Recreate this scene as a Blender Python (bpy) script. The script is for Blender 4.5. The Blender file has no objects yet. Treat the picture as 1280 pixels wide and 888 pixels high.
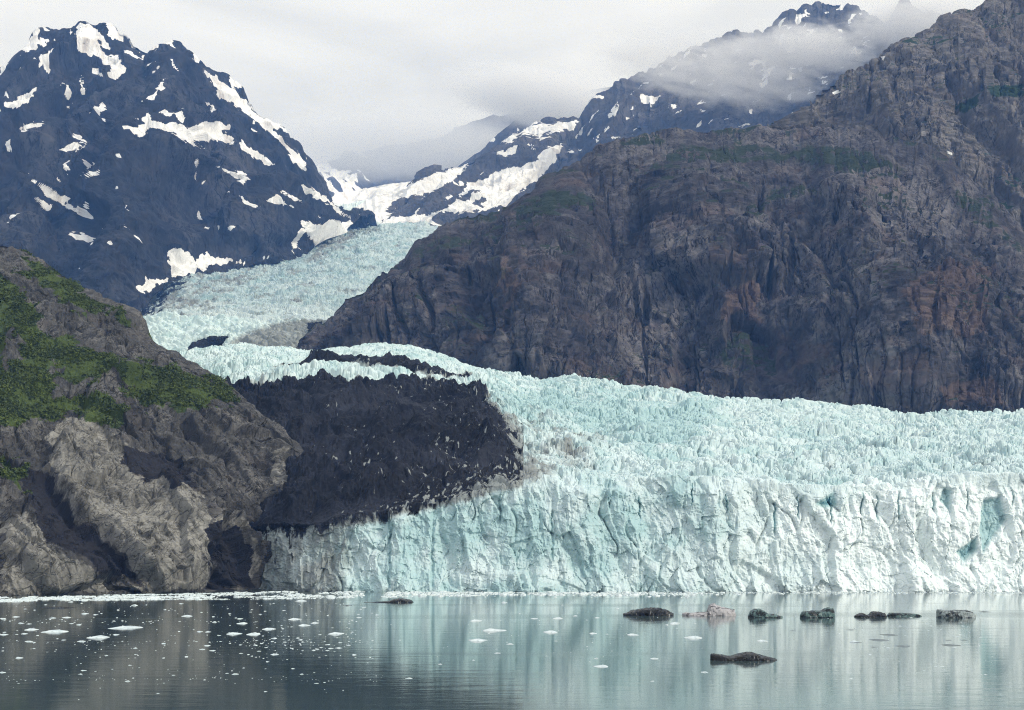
import bpy, math, random
import numpy as np

# ------------------------------------------------------------------ camera, sky, sun, exposure
scene = bpy.context.scene
col = scene.collection
F = 1758.0            # focal length in pixels of the 1280 px wide photograph
HZ = 696.0            # row of the horizon in the photograph
CAMH = 25.0           # deck height above the water

cam_data = bpy.data.cameras.new("camera")
cam = bpy.data.objects.new("camera", cam_data)
col.objects.link(cam)
cam.location = (0, 0, CAMH)
cam.rotation_euler = (math.radians(90), 0, 0)
cam_data.sensor_width = 36.0
cam_data.lens = F / 1280 * 36.0
cam_data.shift_y = (HZ - 444) / 1280
cam_data.clip_start = 1.0
cam_data.clip_end = 60000
scene.camera = cam

SUN_EL, SUN_AZ = 32.0, 120.0      # azimuth clockwise from +Y (the view direction)
world = bpy.data.worlds.new("World")
scene.world = world
world.use_nodes = True
wn, wl = world.node_tree.nodes, world.node_tree.links
wn.clear()
w_out = wn.new("ShaderNodeOutputWorld")
w_bg = wn.new("ShaderNodeBackground"); w_bg.inputs["Strength"].default_value = 0.1
w_sky = wn.new("ShaderNodeTexSky"); w_sky.sky_type = 'NISHITA'; w_sky.sun_disc = False
w_sky.sun_elevation = math.radians(SUN_EL); w_sky.sun_rotation = math.radians(SUN_AZ)
w_tc = wn.new("ShaderNodeTexCoord")
w_map = wn.new("ShaderNodeMapping"); w_map.inputs["Scale"].default_value = (2.2, 2.2, 9.0)
w_n = wn.new("ShaderNodeTexNoise"); w_n.inputs["Scale"].default_value = 1.6
w_n.inputs["Detail"].default_value = 7; w_n.inputs["Roughness"].default_value = 0.5; w_n.inputs["Distortion"].default_value = 0.6
w_r = wn.new("ShaderNodeValToRGB")
w_r.color_ramp.elements[0].position = 0.30; w_r.color_ramp.elements[0].color = (7.9, 8.15, 8.55, 1)
w_r.color_ramp.elements[1].position = 0.66; w_r.color_ramp.elements[1].color = (10.2, 10.4, 10.7, 1)
w_sep = wn.new("ShaderNodeSeparateXYZ")
w_h = wn.new("ShaderNodeMapRange"); w_h.inputs["From Min"].default_value = 0.17; w_h.inputs["From Max"].default_value = 0.33
w_h.inputs["To Min"].default_value = 0.93; w_h.inputs["To Max"].default_value = 1.0
w_mul = wn.new("ShaderNodeMix"); w_mul.data_type = 'RGBA'; w_mul.blend_type = 'MULTIPLY'; w_mul.inputs[0].default_value = 1.0
w_mix = wn.new("ShaderNodeMix"); w_mix.data_type = 'RGBA'; w_mix.inputs[0].default_value = 0.93
wl.new(w_tc.outputs["Generated"], w_map.inputs["Vector"])
wl.new(w_map.outputs[0], w_n.inputs["Vector"])
wl.new(w_n.outputs["Fac"], w_r.inputs["Fac"])
wl.new(w_tc.outputs["Generated"], w_sep.inputs[0])
wl.new(w_sep.outputs["Z"], w_h.inputs["Value"])
wl.new(w_r.outputs["Color"], w_mul.inputs[6]); wl.new(w_h.outputs[0], w_mul.inputs[7])
wl.new(w_sky.outputs["Color"], w_mix.inputs[6]); wl.new(w_mul.outputs[2], w_mix.inputs[7])
wl.new(w_mix.outputs[2], w_bg.inputs["Color"])
wl.new(w_bg.outputs[0], w_out.inputs["Surface"])

sun_d = bpy.data.lights.new("sun", 'SUN')
sun_d.energy = 2.5; sun_d.angle = math.radians(10); sun_d.color = (1.0, 0.97, 0.93)
sun = bpy.data.objects.new("sun", sun_d); col.objects.link(sun)
sun.rotation_euler = (math.radians(90 - SUN_EL), 0, math.radians(180 - SUN_AZ))

vs = scene.view_settings
vs.view_transform = 'Standard'; vs.look = 'None'; vs.gamma = 1.0; vs.exposure = 0.0; vs.use_curve_mapping = False
cy = scene.cycles
cy.use_denoising = True; cy.denoising_prefilter = 'NONE'
cy.pixel_filter_type = 'BLACKMAN_HARRIS'; cy.filter_width = 1.05
cy.max_bounces = 6; cy.diffuse_bounces = 2; cy.glossy_bounces = 3; cy.transmission_bounces = 2
cy.volume_bounces = 4
cy.volume_max_steps = 128

# ------------------------------------------------------------------ numeric helpers
rng = np.random.default_rng(7)
random.seed(7)
f32 = np.float32
_ang = rng.uniform(0, 2 * np.pi, 4096)
GX, GY = np.cos(_ang).astype(f32), np.sin(_ang).astype(f32)
RT = rng.random((4096, 4)).astype(f32)

def hsh(ix, iy, seed):
    h = (ix.astype(np.uint32) * np.uint32(374761393) + iy.astype(np.uint32) * np.uint32(668265263) + np.uint32(seed * 2654435 + 101))
    h ^= h >> np.uint32(13); h *= np.uint32(1274126177); h ^= h >> np.uint32(16)
    return (h & np.uint32(4095)).astype(np.int32)

def perlin(x, y, seed=0):
    x = np.asarray(x, f32); y = np.asarray(y, f32)
    fx = np.floor(x); fy = np.floor(y)
    ix = fx.astype(np.int32); iy = fy.astype(np.int32)
    dx = x - fx; dy = y - fy
    u = dx * dx * dx * (dx * (dx * 6 - 15) + 10); v = dy * dy * dy * (dy * (dy * 6 - 15) + 10)
    def g(a, b):
        h = hsh(ix + a, iy + b, seed)
        return GX[h] * (dx - a) + GY[h] * (dy - b)
    n0 = g(0, 0); n0 += u * (g(1, 0) - n0)
    n1 = g(0, 1); n1 += u * (g(1, 1) - n1)
    return (n0 + v * (n1 - n0)) * f32(1.5)

def fbm(x, y, o=5, seed=0, gain=0.5):
    r = 0; a = 1.0; k = 1.0
    for i in range(o):
        r = r + a * perlin(x * k + 17.3 * i, y * k - 9.1 * i, seed + i); a *= gain; k *= 2.03
    return r

def ridged(x, y, o=4, seed=0, gain=0.5):
    r = 0; a = 1.0; k = 1.0; w = 1.0
    for i in range(o):
        n = 1 - np.abs(perlin(x * k + 31.7 * i, y * k + 5.3 * i, seed + i)) * 1.5
        n = n * n * w
        r = r + a * n; w = np.clip(n * 1.5, 0, 1); a *= gain; k *= 2.07
    return r

def worley(x, y, seed=0, jit=0.9):
    x = np.asarray(x, f32); y = np.asarray(y, f32)
    ix = np.floor(x).astype(np.int32); iy = np.floor(y).astype(np.int32)
    f1 = np.full(x.shape, 9, f32); f2 = f1.copy(); hid = np.zeros(x.shape, np.int32)
    ox = np.zeros(x.shape, f32); oy = np.zeros(x.shape, f32)
    for a in (-1, 0, 1):
        for b in (-1, 0, 1):
            h = hsh(ix + a, iy + b, seed)
            ddx = x - (ix + a + 0.5 + (RT[h, 0] - 0.5) * jit); ddy = y - (iy + b + 0.5 + (RT[h, 1] - 0.5) * jit)
            d = ddx * ddx + ddy * ddy
            m = d < f1
            f2 = np.where(m, f1, np.minimum(f2, d)); f1 = np.where(m, d, f1)
            hid = np.where(m, h, hid); ox = np.where(m, ddx, ox); oy = np.where(m, ddy, oy)
    return np.sqrt(f1), np.sqrt(f2), hid, ox, oy

def facet(x, y, seed=0, tilt=1.0):
    """broken-rock noise: every cell is a tilted plane"""
    f1, f2, h, ox, oy = worley(x, y, seed)
    return (RT[h, 2] - 0.5) + tilt * 2 * ((RT[h, 3] - 0.5) * ox + (RT[h, 0] - 0.5) * oy), f2 - f1, h

def soften(d, n):
    """running mean over n cells both ways, so that big steps get a real slope instead of one stretched cell"""
    if n < 2: return d
    for ax in (0, 1):
        pad = [(0, 0), (0, 0)]; pad[ax] = (n // 2 + 1, n - n // 2 - 1)
        c = np.cumsum(np.pad(d, pad, mode='edge'), axis=ax, dtype=np.float64)
        d = (np.take(c, range(n, c.shape[ax]), ax) - np.take(c, range(0, c.shape[ax] - n), ax)) / n
    return d

def broken(s, t, seed, scales, amp=0.15, blur=(9, 6, 3, 2, 1), taper=None):
    """fractured rock: tilted facets over several sizes; scales = [(size, vertical stretch)]"""
    d = 0
    for i, (k, an) in enumerate(scales):
        if taper: amp = amp * taper
        f, e, _ = facet(s / k, t / (k * an), seed + i, 1.1)
        d = d + amp * k * soften(soften(f, blur[i]), max(blur[i] // 2, 1))
    return d

def chimneys(s, t, w, h, seed, width=0.05):
    n = perlin(s / w + 0.35 * perlin(s / (w * 1.3), t / (h * .4), seed + 2), t / h, seed)
    m = ss(-0.1, 0.35, perlin(s / (w * 2.2), t / (h * .6), seed + 1))
    return np.exp(-(n / width) ** 2) * m

def ss(a, b, x):
    t = np.clip((x - a) / (b - a), 0, 1)
    return t * t * (3 - 2 * t)

def I(px, pts, k=1):
    a = np.array(pts, float)
    return np.interp(px, a[:, 0], a[:, k])

def smooth_row(v, n):
    if n < 2: return v
    k = np.hanning(n + 2)[1:-1]; k /= k.sum()
    return np.convolve(np.pad(v, n, mode='edge'), k, 'same')[n:-n]

def poly_sd(px, py, poly):
    """signed distance (inside positive) in photograph pixels, evaluated near the polygon only"""
    p = np.array(poly, float)
    out = np.full(px.shape, -99.0)
    m = (px > p[:, 0].min() - 14) & (px < p[:, 0].max() + 14) & (py > p[:, 1].min() - 14) & (py < p[:, 1].max() + 14)
    x = px[m]; y = py[m]
    if x.size == 0: return out
    d = np.full(x.shape, 1e9); ins = np.zeros(x.shape, bool)
    for i in range(len(p)):
        ax, ay = p[i - 1]; bx, by = p[i]
        ex, ey = bx - ax, by - ay
        t = np.clip(((x - ax) * ex + (y - ay) * ey) / (ex * ex + ey * ey + 1e-9), 0, 1)
        d = np.minimum(d, (x - ax - t * ex) ** 2 + (y - ay - t * ey) ** 2)
        c = ((ay > y) != (by > y)) & (x < (bx - ax) * (y - ay) / (by - ay + 1e-12) + ax)
        ins ^= c
    d = np.sqrt(d)
    out[m] = np.where(ins, d, -d)
    return out

def polys_sd(px, py, polys):
    r = np.full(px.shape, -99.0)
    for p in polys: r = np.maximum(r, poly_sd(px, py, p))
    return r

def ragged(L, polys, amp, k):
    """signed distance to outlines whose edges wander with the relief"""
    jx = amp * fbm(L.s / k, L.t / k, 5, 7001, .6); jy = amp * fbm(L.s / k, L.t / k, 5, 7011, .6)
    return polys_sd(L.px + jx, L.py + jy, polys)

def zoomed(x0, y0, polys, k=440 / 1280):
    return [[(x0 + a * k, y0 + b * k) for a, b in p] for p in polys]

# ------------------------------------------------------------------ mesh helpers
def tag(o, label=None, cat=None, group=None, kind=None):
    if label: o["label"] = label
    if cat: o["category"] = cat
    if group: o["group"] = group
    if kind: o["kind"] = kind
    return o

def empty(name, loc=(0, 0, 0)):
    o = bpy.data.objects.new(name, None); col.objects.link(o); o.location = loc
    return o

def mesh_obj(name, V, Q, mat, parent=None, attrs=None, smooth=False, tris=None):
    V = np.asarray(V, f32); Q = np.asarray(Q, np.int32)
    me = bpy.data.meshes.new(name)
    n = Q.shape[1]
    me.vertices.add(len(V)); me.vertices.foreach_set("co", V.ravel())
    me.loops.add(Q.size); me.loops.foreach_set("vertex_index", Q.ravel())
    me.polygons.add(len(Q)); me.polygons.foreach_set("loop_start", np.arange(0, Q.size, n, dtype=np.int32))
    for k, a in (attrs or {}).items():
        at = me.attributes.new(k, 'FLOAT', 'POINT'); at.data.foreach_set("value", np.asarray(a, f32).ravel())
    me.update(calc_edges=True)
    if smooth: me.shade_smooth()
    else: me.shade_flat()
    me.materials.append(mat)
    o = bpy.data.objects.new(name, me); col.objects.link(o)
    if parent: o.parent = parent
    return o

def grid_quads(R, C):
    i = np.arange(R * C, dtype=np.int32).reshape(R, C)
    return np.stack([i[:-1, :-1], i[:-1, 1:], i[1:, 1:], i[1:, :-1]], -1)

def sheet(name, P, mat, parent=None, attrs=None, fmask=None, smooth=False):
    R, C, _ = P.shape
    Q = grid_quads(R, C)
    Q = Q[fmask] if fmask is not None else Q.reshape(-1, 4)
    used, inv = np.unique(Q, return_inverse=True)
    A = {k: np.asarray(a).reshape(-1)[used] for k, a in (attrs or {}).items()}
    return mesh_obj(name, P.reshape(-1, 3)[used], inv.reshape(-1, 4), mat, parent, A, smooth)

def W(px, py, Y):
    return np.stack([(px - 640) / F * Y, Y, CAMH - (py - HZ) / F * Y], -1)

def normals(P):
    du = np.gradient(P, axis=1); dv = np.gradient(P, axis=0)
    n = np.cross(du, dv); l = np.linalg.norm(n, axis=-1, keepdims=True)
    n = n / np.maximum(l, 1e-9)
    return n

class Land:
    """a hill or mountain side: rows climb from the foot to the ridge and down behind it.
    base and ridge are lists of (px, py, distance)."""
    def __init__(s, base, ridge, x0, x1, nx, ny, g=1.0, back=600, backz=None, nb=24, sm=1, bulge=None, ice=False, jag=0.0, wide=0):
        px = np.linspace(x0, x1, nx) if not wide else np.concatenate([np.linspace(x0 - wide, x0, 150)[:-1], np.linspace(x0, x1, nx)])
        nx = len(px)
        by, bY = I(px, base, 1), smooth_row(I(px, base, 2), nx // 12)
        ry, rY = smooth_row(I(px, ridge, 1), sm), smooth_row(I(px, ridge, 2), nx // 12)
        if jag:
            w_ = px; ry = ry - jag * (fbm(w_ / 15, w_ * 0 + jag, 5, 7100, .6) + 1.2 * np.abs(perlin(w_ / 9, w_ * 0 + .5, 7110)) - .3)
        t = np.linspace(0, 1, ny)[:, None]
        PX = np.broadcast_to(px, (ny, nx)); PY = by + (ry - by) * t
        YY = bY + (rY - bY) * t ** g
        if bulge is not None: YY = YY + bulge(PX, PY, t) * np.sin(np.pi * t)
        s.PX, s.PY, s.T = PX, PY, np.broadcast_to(t, PX.shape)
        s.front = W(PX, PY, YY)
        top = s.front[-1]
        tb = np.linspace(0, 1, nb)[1:, None]
        zb = -6.0 if backz is None else backz
        bx = top[:, 0] * (1 + 0 * tb); bYY = top[:, 1] + back * tb
        bz = top[:, 2] + (zb - top[:, 2]) * tb ** 1.3
        s.back = np.stack([bx, bYY, bz], -1)
        s.nyf = ny
        s.P = np.concatenate([s.front, s.back], 0)
        s.t = s.P[..., 2] * 1.0 + 0.6 * s.P[..., 1] if not ice else s.P[..., 1] + .5 * s.P[..., 2]
        s.s = s.P[..., 0] * 1.0
        s.px = np.concatenate([PX, np.broadcast_to(px, (nb - 1, nx))], 0)
        s.py = np.concatenate([PY, np.full((nb - 1, nx), -500.0)], 0)
        s.tt = np.concatenate([s.T, 1 + np.broadcast_to(tb, (nb - 1, nx))], 0)
    def displace(s, d, along=None):
        s.P = s.P + normals(s.P) * d[..., None]
        s.n = normals(s.P)
        Q = s.P[:s.nyf]
        px_ = 640 + F * Q[..., 0] / Q[..., 1]; py_ = HZ - (Q[..., 2] - CAMH) * F / Q[..., 1]
        s.px = s.px.copy(); s.py = s.py.copy(); s.px[:s.nyf] = px_; s.py[:s.nyf] = py_

# ------------------------------------------------------------------ material helpers
class NT:
    def __init__(s, name):
        s.m = bpy.data.materials.new(name); s.m.use_nodes = True
        s.t = s.m.node_tree; s.t.nodes.clear()
        s.out = s.t.nodes.new("ShaderNodeOutputMaterial")
        s.tc = s.t.nodes.new("ShaderNodeTexCoord")
    def new(s, typ, **k):
        n = s.t.nodes.new(typ)
        for a, b in k.items(): setattr(n, a, b)
        return n
    def link(s, a, b): s.t.links.new(a, b)
    def put(s, sock, v):
        if hasattr(v, "is_linked") or isinstance(v, bpy.types.NodeSocket): s.link(v, sock)
        else: sock.default_value = v
    def coord(s, scale=(1, 1, 1)):
        mp = s.new("ShaderNodeMapping"); mp.inputs["Scale"].default_value = scale
        s.link(s.tc.outputs["Object"], mp.inputs["Vector"]); return mp.outputs[0]
    def dipped(s, scale, detail, rough, dist, dip):
        """noise stretched along beds that dip to the right by the angle dip"""
        r = s.new("ShaderNodeMapping"); r.inputs["Rotation"].default_value = (0, -math.radians(dip), 0)
        s.link(s.tc.outputs["Object"], r.inputs["Vector"])
        k = s.new("ShaderNodeMapping"); k.inputs["Scale"].default_value = scale; s.link(r.outputs[0], k.inputs["Vector"])
        n = s.new("ShaderNodeTexNoise"); n.inputs["Scale"].default_value = 1.0
        n.inputs["Detail"].default_value = detail; n.inputs["Roughness"].default_value = rough; n.inputs["Distortion"].default_value = dist
        s.link(k.outputs[0], n.inputs["Vector"]); return n.outputs["Fac"]
    def noise(s, scale=(1, 1, 1), detail=6, rough=0.55, dist=0.0, out="Fac"):
        n = s.new("ShaderNodeTexNoise"); n.inputs["Scale"].default_value = 1.0
        n.inputs["Detail"].default_value = detail; n.inputs["Roughness"].default_value = rough; n.inputs["Distortion"].default_value = dist
        s.link(s.coord(scale), n.inputs["Vector"]); return n.outputs[out]
    def voro(s, scale=(1, 1, 1), feature='F1', out="Distance", rand=1.0):
        n = s.new("ShaderNodeTexVoronoi", feature=feature); n.inputs["Scale"].default_value = 1.0
        n.inputs["Randomness"].default_value = rand
        s.link(s.coord(scale), n.inputs["Vector"]); return n.outputs[out]
    def attr(s, name):
        n = s.new("ShaderNodeAttribute", attribute_name=name); return n.outputs["Fac"]
    def math(s, op, a, b=0.0, clamp=False):
        n = s.new("ShaderNodeMath", operation=op, use_clamp=clamp)
        s.put(n.inputs[0], a); s.put(n.inputs[1], b); return n.outputs[0]
    def rng(s, v, a, b, c=0.0, d=1.0, smooth=True):
        n = s.new("ShaderNodeMapRange"); n.interpolation_type = 'SMOOTHSTEP' if smooth else 'LINEAR'
        s.put(n.inputs[0], v)
        for i, q in zip((1, 2, 3, 4), (a, b, c, d)): n.inputs[i].default_value = q
        return n.outputs[0]
    def mix(s, f, a, b, blend='MIX'):
        n = s.new("ShaderNodeMix", data_type='RGBA', blend_type=blend)
        def c(v): return (*v, 1) if isinstance(v, tuple) and len(v) == 3 else v
        s.put(n.inputs[0], f); s.put(n.inputs[6], c(a)); s.put(n.inputs[7], c(b)); return n.outputs[2]
    def ramp(s, v, stops):
        n = s.new("ShaderNodeValToRGB"); e = n.color_ramp.elements
        while len(e) < len(stops): e.new(0.5)
        for q, (p, c) in zip(e, stops): q.position = p; q.color = (*c, 1)
        s.link(v, n.inputs[0]); return n.outputs[0]
    def bump(s, h, strength=0.5, dist=1.0, prev=None):
        n = s.new("ShaderNodeBump"); n.inputs["Strength"].default_value = strength; n.inputs["Distance"].default_value = dist
        s.put(n.inputs["Height"], h)
        if prev is not None: s.link(prev, n.inputs["Normal"])
        return n.outputs[0]
    def bsdf(s, color, rough=0.8, normal=None, spec=0.3, **kw):
        n = s.new("ShaderNodeBsdfPrincipled")
        s.put(n.inputs["Base Color"], (*color, 1) if isinstance(color, tuple) else color)
        s.put(n.inputs["Roughness"], rough); n.inputs["Specular IOR Level"].default_value = spec
        if normal is not None: s.link(normal, n.inputs["Normal"])
        for k, v in kw.items(): n.inputs[k].default_value = v
        s.link(n.outputs[0], s.out.inputs["Surface"]); return s.m

def rock_mat(name, unit, dark, mid, light, warm, veg=(0.035, 0.06, 0.02), snow=None, pale=None, scree_shade=None, warm_amt=0.5, bump=0.6, dip=None, rust=False):
    """unit: size in metres of the middle blotches"""
    m = NT(name)
    u = 1.0 / unit
    n1 = m.noise((u * .35, u * .35, u * .22), 9, 0.6, 0.4)
    n2 = m.noise((u * 2.0, u * 2.0, u * 1.3), 7, 0.56, 0.3)
    n3 = m.noise((u * 9, u * 9, u * 9), 4, 0.55)
    f = m.math('ADD', m.math('MULTIPLY', n1, 0.5), m.math('ADD', m.math('MULTIPLY', n2, 0.33), m.math('MULTIPLY', n3, 0.17)))
    c = m.ramp(f, [(0.36, dark), (0.5, mid), (0.64, light)])
    wmask = m.rng(m.noise((u * .5, u * .5, u * .9), 5, 0.6, 1.0), 0.52, 0.68, 0, warm_amt)
    c = m.mix(wmask, c, warm)
    if rust:
        rm = m.rng(m.math('ADD', m.attr("rust"), m.math('MULTIPLY', m.math('SUBTRACT', n2, 0.5), 1.6)), .45, .75, 0, .5)
        c = m.mix(rm, c, m.ramp(f, [(.38, (.04, .03, .028)), (.5, (.15, .10, .078)), (.62, (.27, .19, .145))]))
    ca_ = m.noise((u * 1.5, u * 1.5, u * .36), 4, 0.55, 0.5); cb_ = m.noise((u * 4.6, u * 4.6, u * 1.5), 4, 0.58, 0.4)
    if dip is not None:
        ca_ = m.dipped((u * .45, u * .9, u * 1.5), 3, .5, .5, dip); cb_ = m.dipped((u * 1.0, u * 1.6, u * 2.4), 3, .55, .4, dip + 25)
    vein = m.math('MAXIMUM', m.rng(m.math('ABSOLUTE', m.math('SUBTRACT', ca_, 0.5)), 0.0, 0.022, 0.85, 0.0), m.rng(m.math('ABSOLUTE', m.math('SUBTRACT', cb_, 0.49)), 0.0, 0.026, 0.65, 0.0))
    c = m.mix(m.math('MULTIPLY', vein, m.rng(n1, 0.40, 0.58)), c, tuple(q * .35 for q in dark))
    if pale is not None:
        pm = m.rng(m.math('ADD', m.attr("pale"), m.math('MULTIPLY', m.math('SUBTRACT', n2, 0.5), 1.3)), 0.35, 0.62)
        pc = m.ramp(f, [(0.38, tuple(q * .32 for q in pale)), (0.49, pale), (0.60, tuple(min(q * 1.5, .6) for q in pale))])
        pc = m.mix(m.math('MULTIPLY', vein, 0.8), pc, tuple(q * .25 for q in pale))
        c = m.mix(pm, c, pc)
    if scree_shade is not None:
        sm = m.rng(m.math('ADD', m.attr("scree_shade"), m.math('MULTIPLY', m.math('SUBTRACT', n2, 0.5), 0.9)), 0.4, 0.6)
        c = m.mix(sm, c, m.mix(n3, tuple(q * .7 for q in scree_shade), tuple(q * 1.3 for q in scree_shade)))
    if veg is not None:
        vm = m.rng(m.math('ADD', m.attr("veg"), m.math('MULTIPLY', m.math('SUBTRACT', n2, 0.5), 1.2)), 0.40, 0.62)
        vc = m.mix(n3, tuple(q * .55 for q in veg), tuple(q * 1.5 for q in veg))
        c = m.mix(vm, c, vc)
    rough = 0.85
    if snow is not None:
        sn = m.rng(m.math('ADD', m.attr("snow"), m.math('MULTIPLY', m.math('SUBTRACT', m.noise((u * 2.2, u * 2.2, u * 2.2), 8, 0.65), 0.5), snow)), 0.46, 0.54)
        dirt = m.noise((u * 1.2, u * 1.2, u * .5), 6, 0.6)
        c = m.mix(sn, c, m.mix(m.rng(dirt, 0.52, 0.72), (0.86, 0.87, 0.88), (0.55, 0.52, 0.50)))
    b = m.bump(n2, bump * .5, unit * 0.25)
    b = m.bump(m.math('SUBTRACT', 1.0, vein), .6, unit * .06, b)
    b = m.bump(n3, bump * .6, unit * 0.05, b)
    return m.bsdf(c, rough, b, 0.12)

def ice_mat(name, unit, white=(0.61, 0.73, 0.745), blue=(0.39, 0.565, 0.585), dirty=(0.225, 0.242, 0.238), black=(0.010, 0.011, 0.0145), bright=(0.80, 0.89, 0.895)):
    m = NT(name); u = 1.0 / unit
    n1 = m.noise((u * .25, u * .25, u * .25), 7, 0.6, 0.5)
    n2 = m.noise((u * 1.6, u * 1.6, u * .7), 8, 0.65, 0.8)
    n3 = m.noise((u * 7, u * 7, u * 5), 5, 0.6)
    bl = m.math('ADD', m.attr("blue"), m.math('ADD', m.math('MULTIPLY', m.math('SUBTRACT', n1, 0.5), 1.0), m.math('MULTIPLY', m.math('SUBTRACT', n2, 0.5), 0.9)))
    c = m.mix(m.rng(bl, -0.6, 0.05), bright, m.mix(m.rng(bl, 0.05, 0.75), white, blue))
    c = m.mix(m.rng(bl, 1.05, 1.7), c, (0.12, 0.30, 0.36))
    di = m.math('ADD', m.attr("dirt"), m.math('ADD', m.math('MULTIPLY', m.math('SUBTRACT', n2, 0.5), 1.1), m.math('MULTIPLY', m.math('SUBTRACT', n1, 0.5), 0.8)))
    c = m.mix(m.rng(di, 0.25, 0.85, 0, 0.92), c, m.mix(n3, tuple(q * .75 for q in dirty), tuple(q * 1.25 for q in dirty)))
    # fine grit lines, deepened so their colour stands in for crevice shade
    grit_shade = m.rng(m.noise((u * 3.2, u * 3.2, u * 1.0), 9, 0.7, 1.5), 0.57, 0.70, 0, 0.5)
    c = m.mix(grit_shade, c, (0.22, 0.25, 0.26))
    dk = m.math('ADD', m.attr("debris"), m.math('MULTIPLY', m.math('SUBTRACT', n2, 0.5), 1.5))
    c = m.mix(m.rng(dk, 0.42, 0.62), c, m.mix(m.rng(m.math('ADD', m.math('MULTIPLY', n1, .6), m.math('MULTIPLY', n3, .5)), .42, .75), black, tuple(q * 4.0 for q in black)))
    b = m.bump(n2, 0.5, unit * 0.18)
    b = m.bump(n3, 0.5, unit * 0.05, b)
    mt = m.bsdf(c, 0.6, b, 0.3)
    p_ = next(n for n in m.t.nodes if n.type == 'BSDF_PRINCIPLED')
    m.link(m.rng(dk, 0.42, 0.62, 0.3, 0.04), p_.inputs["Specular IOR Level"])
    return mt

# ------------------------------------------------------------------ water
m = NT("fjord_water")
wig = m.noise((0.35, 0.8, 1), 4, 0.55)
wig2 = m.noise((0.05, 0.16, 1), 3, 0.5)
calm = m.rng(m.noise((0.0016, 0.013, 1), 4, 0.55, 0.3), 0.50, 0.66)
b = m.bump(m.math('ADD', m.math('MULTIPLY', wig, 0.35), wig2), 0.085, 0.55)
MAT_WATER = m.bsdf(m.mix(m.noise((0.004, 0.01, 1), 3), (0.045, 0.080, 0.086), (0.065, 0.100, 0.104)), m.math('ADD', 0.035, m.math('MULTIPLY', calm, 0.09)), b, 0.8, IOR=1.42)
wy = np.array([-600., 250., 700., 1500., 15000.]); wx = np.array([-9500., -900., 0., 900., 9500.])
gx, gy = np.meshgrid(wx, wy)
water = sheet("water", np.stack([gx, gy, gx * 0], -1), MAT_WATER)
tag(water, "calm grey green fjord water mirroring the ice and rock", "water", kind="structure")

# ------------------------------------------------------------------ left hillside
HILL_BASE = [(-1000, 755.5, 745), (-320, 752.5, 785), (-100, 749.5, 830), (0, 745.5, 897), (100, 743, 935), (200, 741, 977), (255, 740, 1005), (320, 737, 1060), (420, 734, 1150)]
HILL_RIDGE = [(-1000, 60, 1950), (-320, 150, 1750), (-100, 262, 1620), (0, 303, 1520), (30, 314, 1500), (60, 330, 1480), (100, 355, 1450), (130, 377, 1430), (160, 393, 1400), (185, 420, 1380), (215, 440, 1360),
              (250, 463, 1330), (290, 489, 1300), (320, 516, 1270), (350, 545, 1240), (370, 571, 1220), (382, 596, 1200), (386, 625, 1180), (400, 690, 1160), (420, 735, 1160)]
H = Land(HILL_BASE, HILL_RIDGE, -150, 415, 590, 470, g=1.7, back=500, sm=3, wide=850)
PALE = [[(55, 545), (85, 520), (120, 520), (150, 545), (190, 580), (235, 600), (262, 625), (270, 660), (258, 700), (255, 740), (150, 740), (178, 728), (128, 672), (96, 650), (75, 610)],
        [(0, 650), (30, 640), (60, 655), (85, 700), (130, 720), (150, 742), (0, 745)], [(330, 560), (365, 560), (384, 600), (370, 625), (340, 600)], [(270, 650), (300, 640), (330, 700), (310, 735), (270, 735)]]
SCREE = [[(15, 595), (60, 590), (95, 650), (130, 675), (175, 728), (130, 715), (85, 690), (50, 650)], [(150, 560), (215, 570), (250, 600), (225, 610), (160, 590)]]
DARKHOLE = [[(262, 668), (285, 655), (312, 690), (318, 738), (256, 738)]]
GREEN = [[(-1100, 130), (-320, 230), (-60, 330), (0, 345), (40, 385), (60, 420), (100, 430), (140, 450), (200, 462), (255, 475), (292, 497), (235, 503), (232, 515), (190, 507), (175, 480), (140, 465), (105, 470), (110, 490), (80, 520), (30, 520), (-30, 520), (-320, 560), (-1100, 600)],
         [(30, 325), (60, 335), (100, 365), (115, 385), (155, 395), (90, 382), (40, 340)], [(0, 585), (40, 588), (30, 600), (0, 600)], [(78, 500), (140, 500), (145, 525), (120, 520)]]
BARE = [[(0, 410), (25, 420), (28, 445), (0, 470)], [(50, 450), (110, 480), (125, 500), (75, 490)], [(60, 380), (110, 400), (175, 435), (180, 460), (120, 440), (70, 410)]]
q = 6.0
pale = ss(-q, q, polys_sd(H.px, H.py, PALE)); scree_shade = ss(-q, q, polys_sd(H.px, H.py, SCREE)); hole = ss(-5, 5, polys_sd(H.px, H.py, DARKHOLE))
green = ss(-9, 9, polys_sd(H.px, H.py, GREEN)) * (1 - ss(-4, 8, polys_sd(H.px, H.py, BARE)))
green = np.where(H.tt > 1, 0.7, green)
hs = H.s + 5 * fbm(H.s / 50, H.t / 50, 3, 3); ht = H.t + 5 * fbm(H.s / 50, H.t / 50, 3, 8)
TH = math.radians(52)
c_ = -(hs * math.cos(TH) - ht * math.sin(TH)); a = hs * math.sin(TH) + ht * math.cos(TH)      # c_ runs down the dip, a across the beds
rockiness = np.clip(1 - 0.8 * scree_shade, 0, 1) * np.clip(1 - 0.6 * green, 0, 1)
d = 12 * fbm(H.s / 150, c_ / 220, 3, 21) - 6 * ridged(a / 85, c_ / 320, 2, 31) + 5
d = d + rockiness * (broken(a, c_, 11, [(56, 2.4), (26, 2.2), (12, 1.9), (5.6, 1.5), (2.9, 1.2)], 0.27, (6, 3, 2, 1, 1)) - 5 * chimneys(a, c_, 26, 160, 61) - 2.5 * chimneys(a, c_, 11, 50, 64, .08))
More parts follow.
